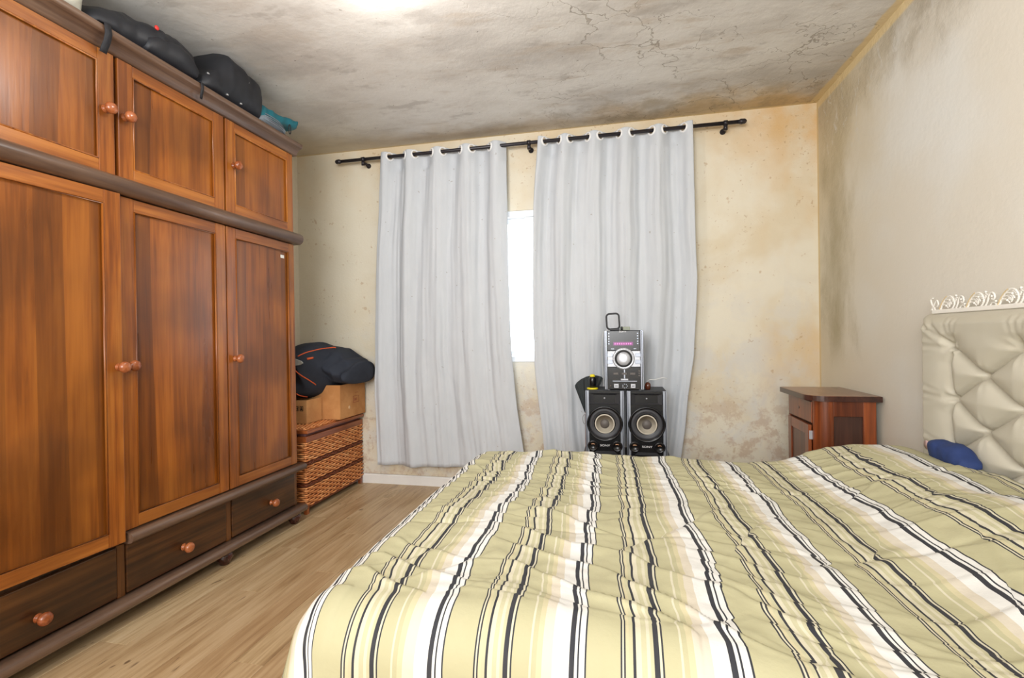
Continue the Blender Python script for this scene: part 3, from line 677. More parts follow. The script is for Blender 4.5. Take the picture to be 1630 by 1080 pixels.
piping([(-2.27, 0.915), (-2.235, 0.905), (-2.205, 0.875), (-2.18, 0.83), (-2.165, 0.79)])
piping([(-2.265, 0.735), (-2.25, 0.715), (-2.235, 0.70)])
piping([(-2.185, 0.985), (-2.17, 0.99)], 0.008)
m = MB(); yv = on_jacket(-2.10, 0.975) - 0.012
m.prism([(a * 0.945, 1.12 - (1.12 - c) * 0.945) for a, c in [(-2.30, 0.935), (-2.30, 1.0), (-2.26, 0.998), (-2.22, 0.985), (-2.18, 0.972), (-2.168, 0.958), (-2.19, 0.945), (-2.23, 0.94)]], yv, yv + 0.012, 'xz')
m.build('patch', M_cream, jk, label='grey and white patch')

# ------------------------------------------------------------------ curtain rod and curtains
RY, RZ = 3.366, 2.492
M_rod = plain('black_rod_metal', (48, 45, 50), 0.35, 0.4)
rod = thing('curtain_rod', (-0.63, RY, RZ), 'long black metal curtain rod with rounded ends above the window', 'curtain rod')
MB().tube([(-2.06, RY, RZ), (-1.4, RY, RZ), (0.795, RY, RZ)], 0.0125, 14).build('pole', M_rod, rod)
for sx in (-1, 1):
    x0 = -2.06 if sx < 0 else 0.795
    pts = [(x0 - sx * 0.01, RY, RZ), (x0, RY, RZ), (x0 + sx * 0.002, RY, RZ), (x0 + sx * 0.012, RY, RZ), (x0 + sx * 0.03, RY, RZ), (x0 + sx * 0.038, RY, RZ), (x0 + sx * 0.044, RY, RZ)]
    MB().tube(pts, [0.013, 0.013, 0.0165, 0.0175, 0.0165, 0.012, 0.004], 14).build('end_cap', M_rod, rod)
for bx in (-1.868, -0.585, 0.711):
    m = MB(); m.lathe([(0.019, 0), (0.019, 0.005), (0.010, 0.008), (0.009, 0.09)], (bx, YB, RZ - 0.022), '-y', 14)
    m.tube([(bx, RY, RZ - 0.046), (bx, RY, RZ - 0.010)], 0.0125, 10); m.tube([(bx - 0.012, RY, RZ), (bx + 0.012, RY, RZ)], 0.0175, 14)
    m.build('bracket', M_rod, rod)
def mat_curtain():
    t = NT('pale_blue_grey_blackout_cloth'); p = t.pos(); f = t.noise(t.mapping(p, (3, 3, 1)), 6, 4)
    c = t.mix(f, srgb(198, 203, 209), srgb(213, 217, 222))
    st = t.rng(t.noise(p, 34, 2), 0.73, 0.75); c = t.mix(t.math('MULTIPLY', st, 0.5), c, srgb(150, 140, 128))
    t.out(c, 0.75, 0.25)
    tr = t.new('ShaderNodeBsdfTranslucent'); t.put(tr.inputs[0], c)
    mx = t.new('ShaderNodeMixShader'); mx.inputs[0].default_value = 0.07
    t.l.new(t.b.outputs[0], mx.inputs[1]); t.l.new(tr.outputs[0], mx.inputs[2]); t.l.new(mx.outputs[0], t.n['Material Output'].inputs[0])
    wv = t.math('ADD', t.noise(t.mapping(p, (6, 6, 2)), 6, 5, 0.6), 0)
    t.bump(wv, 0.25, 0.006); return t.m
M_cur = mat_curtain(); M_eye = plain('white_plastic_eyelet', (238, 238, 238), 0.3, var=0.02)
def curtain(label, eL, eR, fronts, seed, zbot, amp, bottoms):
    e = thing('curtain', ((interp(0.2, eL) + interp(0.2, eR)) / 2, RY, 0.15), label, 'curtain')
    top = RZ + 0.031
    fs = np.array(fronts)                       # s positions of the forward folds
    def phase(s): return float(np.interp(s, np.concatenate(([fs[0] - (fs[1] - fs[0])], fs, [fs[-1] + (fs[-1] - fs[-2])])), 2 * PI * np.arange(-1, len(fs) + 1)))
    NS, NT_, NB = 300, 20, 84; P = []
    def depth(s, z):
        w_ = (top - z) / (top - zbot)
        ph = phase(s + 0.02 * w_ * nz(s * 3, z, seed))
        A = amp * (1 - 0.6 * min(1, w_ * 1.4)) * (0.8 + 0.5 * nz(s * 5, 1.3, seed))
        if w_ < 0.06: A = amp
        d = A * (math.cos(ph) - (0.3 if w_ < 0.06 else 0.3 * max(0, 1 - (w_ - .06) * 4)))
        d += 0.040 * w_ * fbm(s * 5.0 + 0.3 * w_, w_ * 0.9 + 3, seed, 2) + 0.017 * min(1, w_ * 5) * nz(s * 15 + 0.6 * math.sin(w_ * 3), w_ * 1.2, seed + 5)
        d += 0.0075 * min(1, w_ * 8) * nz(s * 44, w_ * 3.2, seed + 9)
        d += 0.010 * max(0, w_ - 0.35) * fbm(s * 9, z * 7, seed + 2, 3)
        return d
    wt = 0.062 / (top - zbot)
    for j in range(NT_ + NB + 1):
        w_ = wt * j / NT_ if j <= NT_ else wt + (1 - wt) * ((j - NT_) / NB) ** 1.1
        row = []
        for i in range(NS + 1):
            s = i / NS; zb = zbot + interp(s, bottoms) + 0.006 * nz(s * 8, 2, seed); z = top - (top - zb) * w_
            xa, xb_ = interp(z, eL), interp(z, eR)
            x_ = xa + (xb_ - xa) * s + 0.010 * min(1, max(0, w_ - 0.03) * 4) * nz(s * 12, z * 3, seed + 1)
            y_ = RY - depth(s, z); y_ = min(y_, YB - 0.018); y_ = max(y_, 3.315)
            row.append((x_, y_, z))
        P.append(row)
    cr = [q for k in range(len(fs) - 1) for q in (fs[k] + (fs[k + 1] - fs[k]) * .2015, fs[k] + (fs[k + 1] - fs[k]) * .7985)]
    ctrs = []
    for s in cr:
        xa, xb_ = interp(RZ, eL), interp(RZ, eR)
        x_ = xa + (xb_ - xa) * s; ds = 0.006
        dx = (xb_ - xa) * 2 * ds; dy = -(depth(s + ds, RZ) - depth(s - ds, RZ))
        tn = Vector((dx, dy, 0)).normalized()
        ctr = Vector((x_, RY - depth(s, RZ), RZ))
        MB().tube([ctr + 0.0275 * (math.cos(a) * tn + math.sin(a) * Vector((0, 0, 1))) for a in np.linspace(0, 2 * PI, 24, endpoint=False)], 0.0066, 8, closed=True).build('eyelet', M_eye, e)
        ctrs.append(ctr)
    m = MB(); m.grid(P); keep = []; V = np.array(m.v); C_ = np.array([tuple(c) for c in ctrs])
    for f in m.f:
        c = V[f].mean(0)
        if c[2] > RZ - 0.05 and np.min(np.linalg.norm(C_ - c, axis=1)) < 0.0265: continue
        keep.append(f)
    m.f = keep; m.sm = [True] * len(keep)
    o = m.build('cloth', M_cur, e, normals=False); solidify(o, 0.0018, 0)
    return e
curtain('left pale grey-blue curtain on white eyelets reaching almost to the baseboard',
        [(0.15, -1.785), (0.5, -1.79), (0.835, -1.795), (1.4, -1.78), (1.788, -1.764), (2.543, -1.712)], [(0.15, -0.64), (0.33, -0.656), (0.7, -0.70), (1.018, -0.728), (1.4, -0.742), (1.736, -0.75), (2.533, -0.755)],
        [0.03, 0.235, 0.465, 0.695, 0.925], 1.7, 0.168, 0.040, [(0, 0.0), (0.6, 0.0), (1, -0.01)])
curtain('right pale grey-blue curtain on white eyelets hanging behind the stereo',
        [(0.15, -0.49), (0.33, -0.50), (0.93, -0.562), (1.5, -0.571), (2.03, -0.556), (2.54, -0.515)], [(0.15, 0.38), (0.335, 0.414), (0.677, 0.457), (1.0, 0.501), (1.5, 0.526), (1.96, 0.512), (2.52, 0.507)],
        [0.012, 0.178, 0.376, 0.582, 0.79, 0.985], 8.2, 0.165, 0.038, [(0, 0), (1, 0.0)])

# ------------------------------------------------------------------ stereo
FY = 3.06
M_blk = plain('black_gloss_plastic', (15, 16, 20), 0.25, var=0.1); M_blkm = plain('black_matt_plastic', (34, 35, 40), 0.5, var=0.1)
M_sil = plain('silver_plastic', (158, 164, 176), 0.3, 0.5); M_lsil = plain('light_silver_plastic', (188, 191, 198), 0.3, 0.3)
M_rub = plain('rubber_surround', (54, 54, 58), 0.5); M_cone = plain('beige_cone', (196, 188, 172), 0.55, var=0.04); M_dust = plain('grey_dust_cap', (92, 86, 82), 0.5)
M_copper = plain('copper_port', (190, 146, 112), 0.3, 0.6); M_letter = plain('white_lettering', (236, 236, 238), 0.5, var=0.01)
M_shad = plain('black_port_inside', (12, 12, 14), 0.6)
stand = thing('side_table', (0.05, 3.17, 0), 'low dark table under the stereo speakers, almost hidden behind the bed', 'table')
W_blackstand = wood('dark_stand_wood', (60, 52, 50), (46, 40, 40), (30, 26, 26), 'x', 0.4, patchy=0.2)
MB().box(-0.215, 0.315, 3.045, 3.30, 0.352, 0.378, 0.004).build('table_top', W_blackstand, stand)
for xx in (-0.205, 0.265):
    for yy in (3.045, 3.25): MB().box(xx, xx + 0.04, yy, yy + 0.04, 0, 0.352, 0.003).build('leg', W_blackstand, stand)
SZ0, SZ1 = 0.378, 0.783
def speaker(cx, label):
    e = thing('speaker', (cx, FY + 0.12, SZ0), label, 'speaker', 'pair of black stereo speakers')
    k = 0.000495; kz = 0.000535; hw = 0.117
    X = lambda p: cx + (p - 493) * k; Z = lambda q: SZ1 - (q - 240) * (SZ1 - SZ0) / 745
    MB().box(cx - hw, cx + hw, FY + 0.012, FY + 0.235, SZ0, SZ1, 0.004).build('cabinet', M_blkm, e)
    # baffle
    MB().box(cx - hw + 0.006, cx + hw - 0.006, FY + 0.002, FY + 0.014, SZ0 + 0.006, SZ1 - 0.006, 0.003).build('baffle', M_blk, e)
    wc = Z(625)
    for s in (-1, 1):
        poly = []; R0 = 0.1075
        for q in np.linspace(0, 1, 30):
            z_ = SZ1 - 0.004 - q * (SZ1 - SZ0 - 0.008); xi = 0.096
            dd = abs(z_ - wc)
            if dd < R0: xi = max(xi, math.sqrt(R0 ** 2 - dd ** 2))
            poly.append((xi, z_))
        outer = [(hw, SZ0 + 0.004), (hw, SZ1 - 0.004)]
        pp = [(cx + s * a, c) for a, c in poly + outer]
        MB().prism(pp, FY - 0.002, FY + 0.012, 'xz').build('side_trim', M_sil, e, label='silver side trim')
        MB().box(cx + s * (hw - 0.006) - 0.0016, cx + s * (hw - 0.006) + 0.0016, FY - 0.004, FY, SZ0 + 0.006, SZ1 - 0.006).build('trim_line', M_blk, e)
    # horn tweeter: a flared rectangular recess built as a ring of frames
    hx0, hx1, hz0, hz1 = cx - 0.094, cx + 0.094, Z(402), Z(275)
    m = MB(); steps = [(0, 0.0), (0.004, -0.004), (0.035, 0.006), (0.07, 0.009), (0.082, 0.0095)]
    prev = None; zc_ = (hz0 + hz1) / 2; frames = []
    for ins, dp in steps:
        fz = (hz1 - hz0) / 2 * (1 - ins / 0.095); fx = 0.094 - ins
        frames.append([(cx - fx, FY + dp - 0.002, zc_ - fz), (cx + fx, FY + dp - 0.002, zc_ - fz), (cx + fx, FY + dp - 0.002, zc_ + fz), (cx - fx, FY + dp - 0.002, zc_ + fz)])
    m.grid(frames, closed_u=True); m.f.append([16, 17, 18, 19]); m.sm = [False] * len(m.f); m.build('tweeter_horn', M_blkm, e)
    MB().lathe([(0.007, 0), (0.007, 0.004), (0.004, 0.007), (0, 0.009)], (cx, FY + 0.008, zc_ + 0.003), '-y', 16).build('tweeter', M_lsil, e, label='small silver tweeter dome')
    # woofer
    wz = wc
    MB().lathe([(0.108, 0), (0.110, 0.004), (0.109, 0.010), (0.105, 0.013), (0.099, 0.010), (0.094, 0.004)], (cx, FY + 0.002, wz), '-y', 44).build('woofer_frame', M_blk, e)
    MB().lathe([(0.096, 0.001), (0.093, 0.005), (0.086, 0.008), (0.078, 0.006), (0.066, 0.002), (0.060, 0.0015)], (cx, FY + 0.000, wz), '-y', 44).build('surround', M_rub, e)
    MB().lathe([(0.061, 0.0035), (0.059, 0.0045), (0.040, 0.001), (0.026, 0.0005)], (cx, FY - 0.002, wz), '-y', 40).build('cone', M_cone, e, label='beige speaker cone')
    MB().lathe([(0.029, 0.0), (0.0285, 0.003), (0.022, 0.008), (0.012, 0.011), (0, 0.012)], (cx, FY - 0.003, wz), '-y', 32).build('dust_cap', M_dust, e)
    for s in (-1, 1):
        px_, pz_ = cx + s * 0.0735, Z(880)
        po_ = MB().lathe([(0.033, 0), (0.034, 0.006), (0.032, 0.012), (0.027, 0.013), (0.021, 0.007), (0.018, 0.004)], (px_, FY + 0.003, pz_), '-y', 28).build('bass_port', M_blk, e)
        MB().lathe([(0.0185, 0), (0.0185, 0.002)], (px_, FY + 0.002, pz_), '-y', 20).build('port_opening', M_shad, po_)
        MB().tube([(px_ + 0.013 * math.cos(a), FY - 0.003, pz_ + 0.004 + 0.008 * math.sin(a)) for a in np.linspace(PI * .2, PI * .8, 7)], 0.0032, 6).build('port_rim', M_copper, po_, label='copper ring inside the port')
    text_obj('SONY', 0.017, (cx, FY - 0.001, Z(876)), FACE_Y, M_letter, e, 0.0012, 'logo', 'white maker lettering', 1.35)
    # chin below
    MB().prism([(cx - 0.055, Z(940)), (cx + 0.055, Z(940)), (cx + 0.075, Z(972)), (cx - 0.075, Z(972))], FY - 0.002, FY + 0.004, 'xz').build('chin', M_blkm, e)
    return e
speaker(-0.077, 'left of the two black and silver speakers, beneath the dark fan and yellow spool')
speaker(0.176, 'right of the two black and silver speakers, nearer the nightstand')

# main unit
UX0, UX1, UZ0, UZ1 = -0.073, 0.162, 0.787, 1.153
hf = thing('stereo_unit', (0.045, FY + 0.13, SZ1), 'black and silver mini stereo with round silver dial and purple display', 'stereo')
fx = lambda p: 0.0455 + (p - 492) * 0.00089; fz = lambda q: UZ1 - (q - 208) * 0.00091
MB().box(UX0 + 0.006, UX1 - 0.006, FY + 0.006, FY + 0.23, UZ0, UZ1, 0.004).build('case', M_blkm, hf)
for a, c in ((UX0, UX0 + 0.017), (UX1 - 0.019, UX1)):
    MB().box(a, c, FY - 0.004, FY + 0.03, UZ0 - 0.0, UZ1 + 0.001, 0.003).build('side_rail', M_sil, hf, label='silver side rail')
    MB().box((a + c) / 2 - 0.002, (a + c) / 2 + 0.002, FY - 0.0055, FY, UZ0 + 0.004, UZ1 - 0.004).build('rail_line', M_blk, hf)
MB().box(UX0 + 0.018, UX1 - 0.020, FY - 0.004, FY + 0.01, fz(345), fz(210), 0.002).build('display_panel', M_blk, hf)
MB().box(UX0 + 0.018, UX1 - 0.020, FY - 0.008, FY + 0.01, fz(456), fz(347), 0.003).build('control_panel', M_lsil, hf, label='silver control band')
MB().box(UX0 + 0.018, UX1 - 0.020, FY - 0.004, FY + 0.01, fz(608), fz(458), 0.002).build('deck_panel', M_blk, hf)
td = NT('purple_display'); td.out(srgb(110, 40, 100), 0.3); td.b.inputs['Emission Color'].default_value = srgb(190, 70, 190); td.b.inputs['Emission Strength'].default_value = 0.15
MB().box(fx(420), fx(553), FY - 0.0055, FY - 0.003, fz(310), fz(286)).build('display', td.m, hf, label='purple lit display')
tp = NT('pink_display_digits'); tp.out(srgb(220, 110, 190), 0.3); tp.b.inputs['Emission Color'].default_value = srgb(235, 120, 210); tp.b.inputs['Emission Strength'].default_value = 0.3
m = MB()
for k, a in enumerate(range(428, 545, 15)): m.box(fx(a), fx(a + 9), FY - 0.0062, FY - 0.005, fz(303), fz(293))
m.build('display_digits', tp.m, hf, kind='stuff')
text_obj('SONY', 0.013, (fx(484), FY - 0.0045, fz(217)), FACE_Y, M_letter, hf, 0.001, 'logo', 'white maker lettering', 1.3)
m = MB()
for z_ in (228, 246, 264, 282, 298):
    m.box(fx(386), fx(394), FY - 0.006, FY - 0.003, fz(z_ + 3), fz(z_ - 3)); m.box(fx(580), fx(588), FY - 0.006, FY - 0.003, fz(z_ + 3), fz(z_ - 3))
m.box(fx(404), fx(424), FY - 0.006, FY - 0.003, fz(335), fz(331)); m.box(fx(556), fx(574), FY - 0.006, FY - 0.003, fz(335), fz(331))
m.build('indicator_marks', M_sil, hf, kind='stuff')
for a, c in ((378, 413), (567, 603)):
    for z0, z1 in ((363, 388), (408, 436)):
        MB().box(fx(a), fx(c), FY - 0.0115, FY - 0.006, fz(z1), fz(z0), 0.0015).build('panel_button', M_sil, hf)
MB().lathe([(0.067, 0), (0.067, 0.004), (0.064, 0.008), (0.056, 0.009), (0.052, 0.006)], (fx(488), FY - 0.006, fz(399)), '-y', 40).build('dial_ring', M_lsil, hf, label='silver ring around the dial')
MB().lathe([(0.053, 0), (0.052, 0.008), (0.047, 0.010), (0.042, 0.009)], (fx(488), FY - 0.006, fz(399)), '-y', 40).build('dial_groove', M_shad, hf)
MB().lathe([(0.041, 0), (0.041, 0.018), (0.038, 0.022), (0.02, 0.0225), (0, 0.0225)], (fx(488), FY - 0.006, fz(399)), '-y', 40).build('volume_dial', M_lsil, hf, label='round silver volume dial')
m = MB()
for a in np.linspace(0.15, 2 * PI, 22): m.lathe([(0.0016, 0), (0.0016, 0.002)], (fx(488) + 0.0605 * math.cos(a), FY - 0.014, fz(399) + 0.0605 * math.sin(a)), '-y', 6)
m.build('dial_marks', M_rub, hf, kind='stuff')
for a, c in ((418, 452), (474, 510), (530, 566)): MB().box(fx(a), fx(c), FY - 0.008, FY - 0.003, fz(508), fz(494), 0.001).build('deck_button', M_dust, hf)
MB().box(fx(468), fx(518), FY - 0.008, FY - 0.003, fz(546), fz(536), 0.001).build('eject_button', M_lsil, hf)
MB().box(fx(412), fx(576), FY - 0.006, FY - 0.003, fz(554), fz(550)).build('slot', M_sil, hf, label='thin silver slot line')
MB().box(fx(489), fx(497), FY - 0.006, FY - 0.003, fz(534), fz(462)).build('centre_strip', M_sil, hf)
for a in (421, 534):
    q = MB().box(fx(a), fx(a + 32), FY - 0.009, FY - 0.003, fz(598), fz(570), 0.0015).build('square_button', M_lsil, hf, label='pale square button')
    MB().box(fx(a + 7), fx(a + 25), FY - 0.0096, FY - 0.0085, fz(587), fz(582)).build('button_mark', M_rub, q)
m = MB()
for k in range(7):
    a = k * 2 * PI / 7; m.box(fx(495) + 0.014 * math.cos(a) - .003, fx(495) + 0.014 * math.cos(a) + .003, FY - 0.008, FY - 0.003, fz(585) + 0.012 * math.sin(a) - .002, fz(585) + 0.012 * math.sin(a) + .002)
m.build('cursor_keys', M_sil, hf, kind='stuff')
for z_ in (482, 498, 514): MB().box(fx(586), fx(598), FY - 0.006, FY - 0.003, fz(z_ + 4), fz(z_ - 4)).build('side_key', M_dust, hf)
m = MB().lathe([(0.006, 0), (0.006, 0.004)], (fx(398), FY - 0.003, fz(585)), '-y', 12).build('jack', M_dust, hf)
for xx in (-0.05, 0.14): MB().lathe([(0.008, 0), (0.008, 0.004)], (xx, FY + 0.02, SZ1), 'z', 12).build('rubber_foot', M_lsil, hf)

# loop antenna, small box on top, cables
ant = thing('loop_antenna', (-0.005, 3.15, UZ1), 'black rounded loop antenna standing on the stereo', 'antenna')
def rrect(cx, cz, w_, h_, r, y_, tilt=0.0, n=6):
    pts = []
    for sx, sz, a0 in ((1, 1, 0), (-1, 1, 90), (-1, -1, 180), (1, -1, 270)):
        for q in range(n):
            a = math.radians(a0 + 90 * q / (n - 1)); x_ = sx * (w_ / 2 - r) + r * math.cos(a); z_ = sz * (h_ / 2 - r) + r * math.sin(a)
            pts.append((cx + x_ * math.cos(tilt) + z_ * math.sin(tilt), y_, cz - x_ * math.sin(tilt) + z_ * math.cos(tilt)))
    return pts
MB().tube(rrect(-0.020, 1.212, 0.078, 0.098, 0.02, 3.13, -0.05), 0.0055, 8, closed=True).build('loop', M_blkm, ant)
MB().box(-0.04, 0.02, 3.11, 3.16, UZ1 + 0.001, UZ1 + 0.012, 0.003).build('antenna_base', M_blkm, ant)
MB().box(0.024, 0.085, 3.14, 3.25, UZ1 + 0.001, UZ1 + 0.024, 0.003).build('small_case', plain('grey_green_plastic', (150, 156, 138), 0.5), None, 'small flat grey-green case lying on the stereo top', 'case')
MB().lathe([(0.006, 0), (0.006, 0.02), (0.004, 0.024), (0, 0.025)], (0.034, 3.10, UZ1 + 0.001), 'z', 10).build('plug', M_blkm, None, 'short dark plug standing on the stereo top edge beside the antenna', 'plug')
M_wire = plain('white_cable', (226, 226, 224), 0.5)
def sm(pts, n=8):
    out = []; P_ = [Vector(p) for p in pts]; P_ = [P_[0]] + P_ + [P_[-1]]
    for i in range(1, len(P_) - 2):
        for q in range(n):
            t_ = q / n; a, b_, c, d = P_[i - 1], P_[i], P_[i + 1], P_[i + 2]
            out.append(0.5 * ((2 * b_) + (c - a) * t_ + (2 * a - 5 * b_ + 4 * c - d) * t_ ** 2 + (3 * b_ - a - 3 * c + d) * t_ ** 3))
    out.append(P_[-2]); return out
MB().tube(sm([(-0.03, 3.15, 1.158), (-0.075, 3.16, 1.15), (-0.088, 3.17, 1.10), (-0.092, 3.18, 1.0), (-0.088, 3.19, 0.90), (-0.084, 3.20, 0.79)]), 0.0018, 6).build('antenna_cable', M_wire, None, 'thin pale antenna cable hanging down the left side of the stereo', 'cable')
MB().tube(sm([(0.17, 3.20, 0.80), (0.20, 3.2, 0.835), (0.24, 3.20, 0.838), (0.285, 3.2, 0.850), (0.31, 3.21, 0.842)]), 0.0024, 6).build('power_cable', M_wire, None, 'white cable curling over the right speaker', 'cable')
MB().tube(sm([(-0.194, 3.20, 0.62), (-0.218, 3.19, 0.60), (-0.222, 3.19, 0.575), (-0.215, 3.19, 0.55), (-0.194, 3.2, 0.535)]), 0.0022, 6).build('speaker_cable', plain('grey_cable', (150, 150, 150), 0.5), None, 'short grey cable loop behind the left speaker', 'cable')
m = MB().lathe([(0.013, 0), (0.017, 0.006), (0.018, 0.02), (0.017, 0.034), (0.010, 0.044), (0, 0.046)], (0.188, 3.12, SZ1), 'z', 18)
m.build('small_jar', plain('brown_glass', (86, 42, 28), 0.15), None, 'small round brown jar at the right foot of the stereo', 'jar')
# yellow and black spool
sp = thing('thread_spool', (-0.152, 3.12, SZ1), 'black thread spool with yellow ends on the left speaker', 'spool')
M_yel = plain('yellow_plastic', (232, 214, 40), 0.35)
MB().lathe([(0.035, 0), (0.035, 0.009), (0.02, 0.010)], (-0.152, 3.115, SZ1), 'z', 24).build('spool_base', M_yel, sp, label='yellow base flange')
MB().lathe([(0.018, 0.009), (0.022, 0.012), (0.022, 0.066), (0.019, 0.074), (0.016, 0.080)], (-0.152, 3.115, SZ1), 'z', 24).build('thread', M_blk, sp)
MB().lathe([(0.017, 0.078), (0.017, 0.088), (0.013, 0.090), (0.013, 0.094)], (-0.152, 3.115, SZ1), 'z', 20).build('spool_cap', M_yel, sp, label='yellow top cap')
# dark fan leaning behind the left speaker
fan = thing('hand_fan', (-0.21, 3.27, SZ0), 'dark green-black paper fan leaning behind the left speaker', 'fan')
M_fan = plain('dark_green_black_paper', (44, 50, 52), 0.7)
ap = Vector((-0.205, 0.60)); rim = [(-0.277, 0.789), (-0.262, 0.812), (-0.235, 0.833), (-0.20, 0.85), (-0.165, 0.858), (-0.13, 0.858), (-0.10, 0.85), (-0.09, 0.838)]
dense = [tuple(Vector(a).lerp(Vector(c), q)) for a, c in zip(rim[:-1], rim[1:]) for q in (0, .5)] + [rim[-1]]
vs = []; fs = []
for i, (a, c) in enumerate(dense):
    yy = 3.262 + (0.004 if i % 2 else 0.0)
    vs += [(ap.x + (a - ap.x) * .06, yy, ap.y + (c - ap.y) * .06), (a, yy, c)]
m = MB(); m.add(vs, [(2 * i, 2 * i + 1, 2 * i + 3, 2 * i + 2) for i in range(len(dense) - 1)])
solidify(m.build('fan_leaf', M_fan, fan, normals=False), 0.002, 0)
for i in (0, 5, 10): MB().tube([(ap.x, 3.259, ap.y - 0.005), (dense[i][0] * .96 + ap.x * .04, 3.2595, dense[i][1] * .96 + ap.y * .04)], 0.002, 5).build('fan_rib', M_shad, fan)
MB().box(ap.x - 0.006, ap.x + 0.006, 3.256, 3.266, SZ0, ap.y + 0.012, 0.002).build('fan_handle', wood('fan_handle_wood', (150, 90, 50), (120, 66, 36), (90, 46, 24), 'z', 0.4), fan)

# ------------------------------------------------------------------ nightstand
N_w = wood('nightstand_wood', (150, 80, 42), (124, 62, 32), (86, 40, 22), 'z', 0.3, patchy=0.25); N_lt = wood('nightstand_post_wood', (176, 96, 44), (146, 72, 32), (104, 50, 24), 'z', 0.3, patchy=0.1)
N_dk = wood('nightstand_panel_wood', (112, 70, 52), (92, 56, 42), (66, 40, 30), 'z', 0.4, patchy=0.3); N_top = wood('nightstand_top_wood', (150, 106, 80), (128, 86, 62), (96, 60, 42), 'y', 0.28, patchy=0.2); N_edge = wood('nightstand_edge_wood', (84, 48, 36), (66, 36, 28), (46, 26, 20), 'y', 0.3)
NX0, NX1, NY0, NY1 = 0.985, 1.245, 2.70, 3.12
ns = thing('nightstand', (1.12, 2.9, 0), 'dark reddish wooden nightstand with one drawer and door in the room corner', 'nightstand')
def rounded(x0, x1, y0, y1, rn, rf, n=9):
    pts = [(x1, y0)]
    pts += [(x0 + rn - rn * math.sin(a), y0 + rn - rn * math.cos(a)) for a in np.linspace(0, PI / 2, n)]
    pts += [(x0 + rf - rf * math.cos(a), y1 - rf + rf * math.sin(a)) for a in np.linspace(0, PI / 2, n)]
    pts += [(x1, y1)]; return pts
m = MB(); m.prism(rounded(0.942, 1.266, 2.682, 3.145, 0.085, 0.02), 0.777, 0.803, 'xy'); m.build('top_edge', N_edge, ns)
m = MB(); m.prism(rounded(0.945, 1.264, 2.685, 3.142, 0.084, 0.02), 0.803, 0.8045, 'xy'); m.build('top', N_top, ns)
R_ = 0.055
b = MB(); b.box(NX0 + 0.012, NX1, NY0 + R_, NY1, 0.09, 0.777); b.box(NX0 + R_, NX1, NY0 + 0.012, NY0 + R_ + 0.01, 0.09, 0.777); b.build('body', N_dk, ns)
m = MB(); pts = [(NX0 + R_ - R_ * math.sin(a), NY0 + R_ - R_ * math.cos(a)) for a in np.linspace(0, PI / 2, 12)]
pts = [(NX0 + R_ + 0.018, NY0 + 0.02), (NX0 + R_ + 0.018, NY0)] + pts + [(NX0, NY0 + R_ + 0.012), (NX0 + 0.02, NY0 + R_ + 0.012)]
m.prism(pts, 0.0, 0.777, 'xy', smooth=True); m.build('corner_post', N_lt, ns, label='rounded lighter corner post')
MB().box(NX1 - 0.055, NX1 + 0.002, NY0, NY0 + 0.014, 0.0, 0.777, 0.002).build('side_stile', N_lt, ns)
MB().box(NX0 + R_ + 0.018, NX1 - 0.055, NY0 + 0.001, NY0 + 0.014, 0.70, 0.777, 0.002).build('side_rail', N_w, ns)
MB().box(NX0 + R_ + 0.018, NX1 - 0.055, NY0 + 0.001, NY0 + 0.014, 0.06, 0.14, 0.002).build('side_rail', N_w, ns)
MB().box(NX0 + 0.001, NX0 + 0.02, NY1 - 0.02, NY1, 0, 0.777, 0.002).build('front_stile', N_w, ns)
dr = MB().box(NX0 - 0.004, NX0 + 0.016, NY0 + R_ + 0.014, NY1 - 0.018, 0.655, 0.765, 0.003).build('drawer', N_w, ns)
MB().lathe([(0.008, 0), (0.006, 0.004), (0, 0.004)], (NX0 - 0.005, 2.94, 0.712), 'x', 12).build('knob_hole', N_edge, dr, label='bare knob screw hole')
# door slightly ajar: pivot at far side
piv = Vector((NX0 + 0.008, NY1 - 0.02, 0)); L_ = NY1 - 0.02 - (NY0 + R_ + 0.016); ang = 0.03
Mx = Matrix.Translation(piv) @ Matrix.Rotation(-ang, 4, 'Z')
def on_door(mb):
    mb.v = [tuple(Mx @ Vector((v[0], v[1], v[2]))) for v in mb.v]; return mb
d = MB()
d.box(-0.016, 0, -L_, -L_ + 0.05, 0.12, 0.645, 0.002); d.box(-0.016, 0, -0.05, 0, 0.12, 0.645, 0.002); d.box(-0.0155, 0, -L_ + 0.05, -0.05, 0.59, 0.645, 0.002); d.box(-0.0155, 0, -L_ + 0.05, -0.05, 0.12, 0.175, 0.002)
dob = on_door(d).build('door', N_w, ns)
on_door(MB().box(-0.009, -0.003, -L_ + 0.05, -0.05, 0.175, 0.59)).build('door_panel', N_dk, dob)
on_door(MB().box(-0.012, 0.004, -L_ - 0.004, -L_ + 0.001, 0.57, 0.615, 0.001)).build('latch_plate', M_lsil, dob, label='small white metal catch')

# ------------------------------------------------------------------ bed and headboard
BX0, BX1, BY0, BY1 = -0.62, 1.17, 0.92, 2.25
bed = thing('bed', (0.28, 1.6, 0), 'double bed with tall beige button-tufted headboard under a carved white crest', 'bed')
M_base = plain('beige_bed_base_fabric', (196, 186, 164), 0.8); M_matt = plain('white_mattress_ticking', (232, 228, 220), 0.8)
MB().box(BX0 + 0.02, BX1, BY0 + 0.02, BY1 - 0.02, 0.09, 0.30, 0.01).build('bed_base', M_base, bed)
MB().box(BX0, BX1, BY0, BY1, 0.30, 0.545, 0.035).build('mattress', M_matt, bed)
for xx in (BX0 + 0.1, BX1 - 0.1):
    for yy in (BY0 + 0.1, BY1 - 0.1): MB().lathe([(0.022, 0), (0.03, 0.09)], (xx, yy, 0), 'z', 14).build('leg', W_foot, bed)
HY0, HY1, HZ0, HZ1 = 0.80, 2.232, 0.25, 1.198
ny, nzv = 250, 165
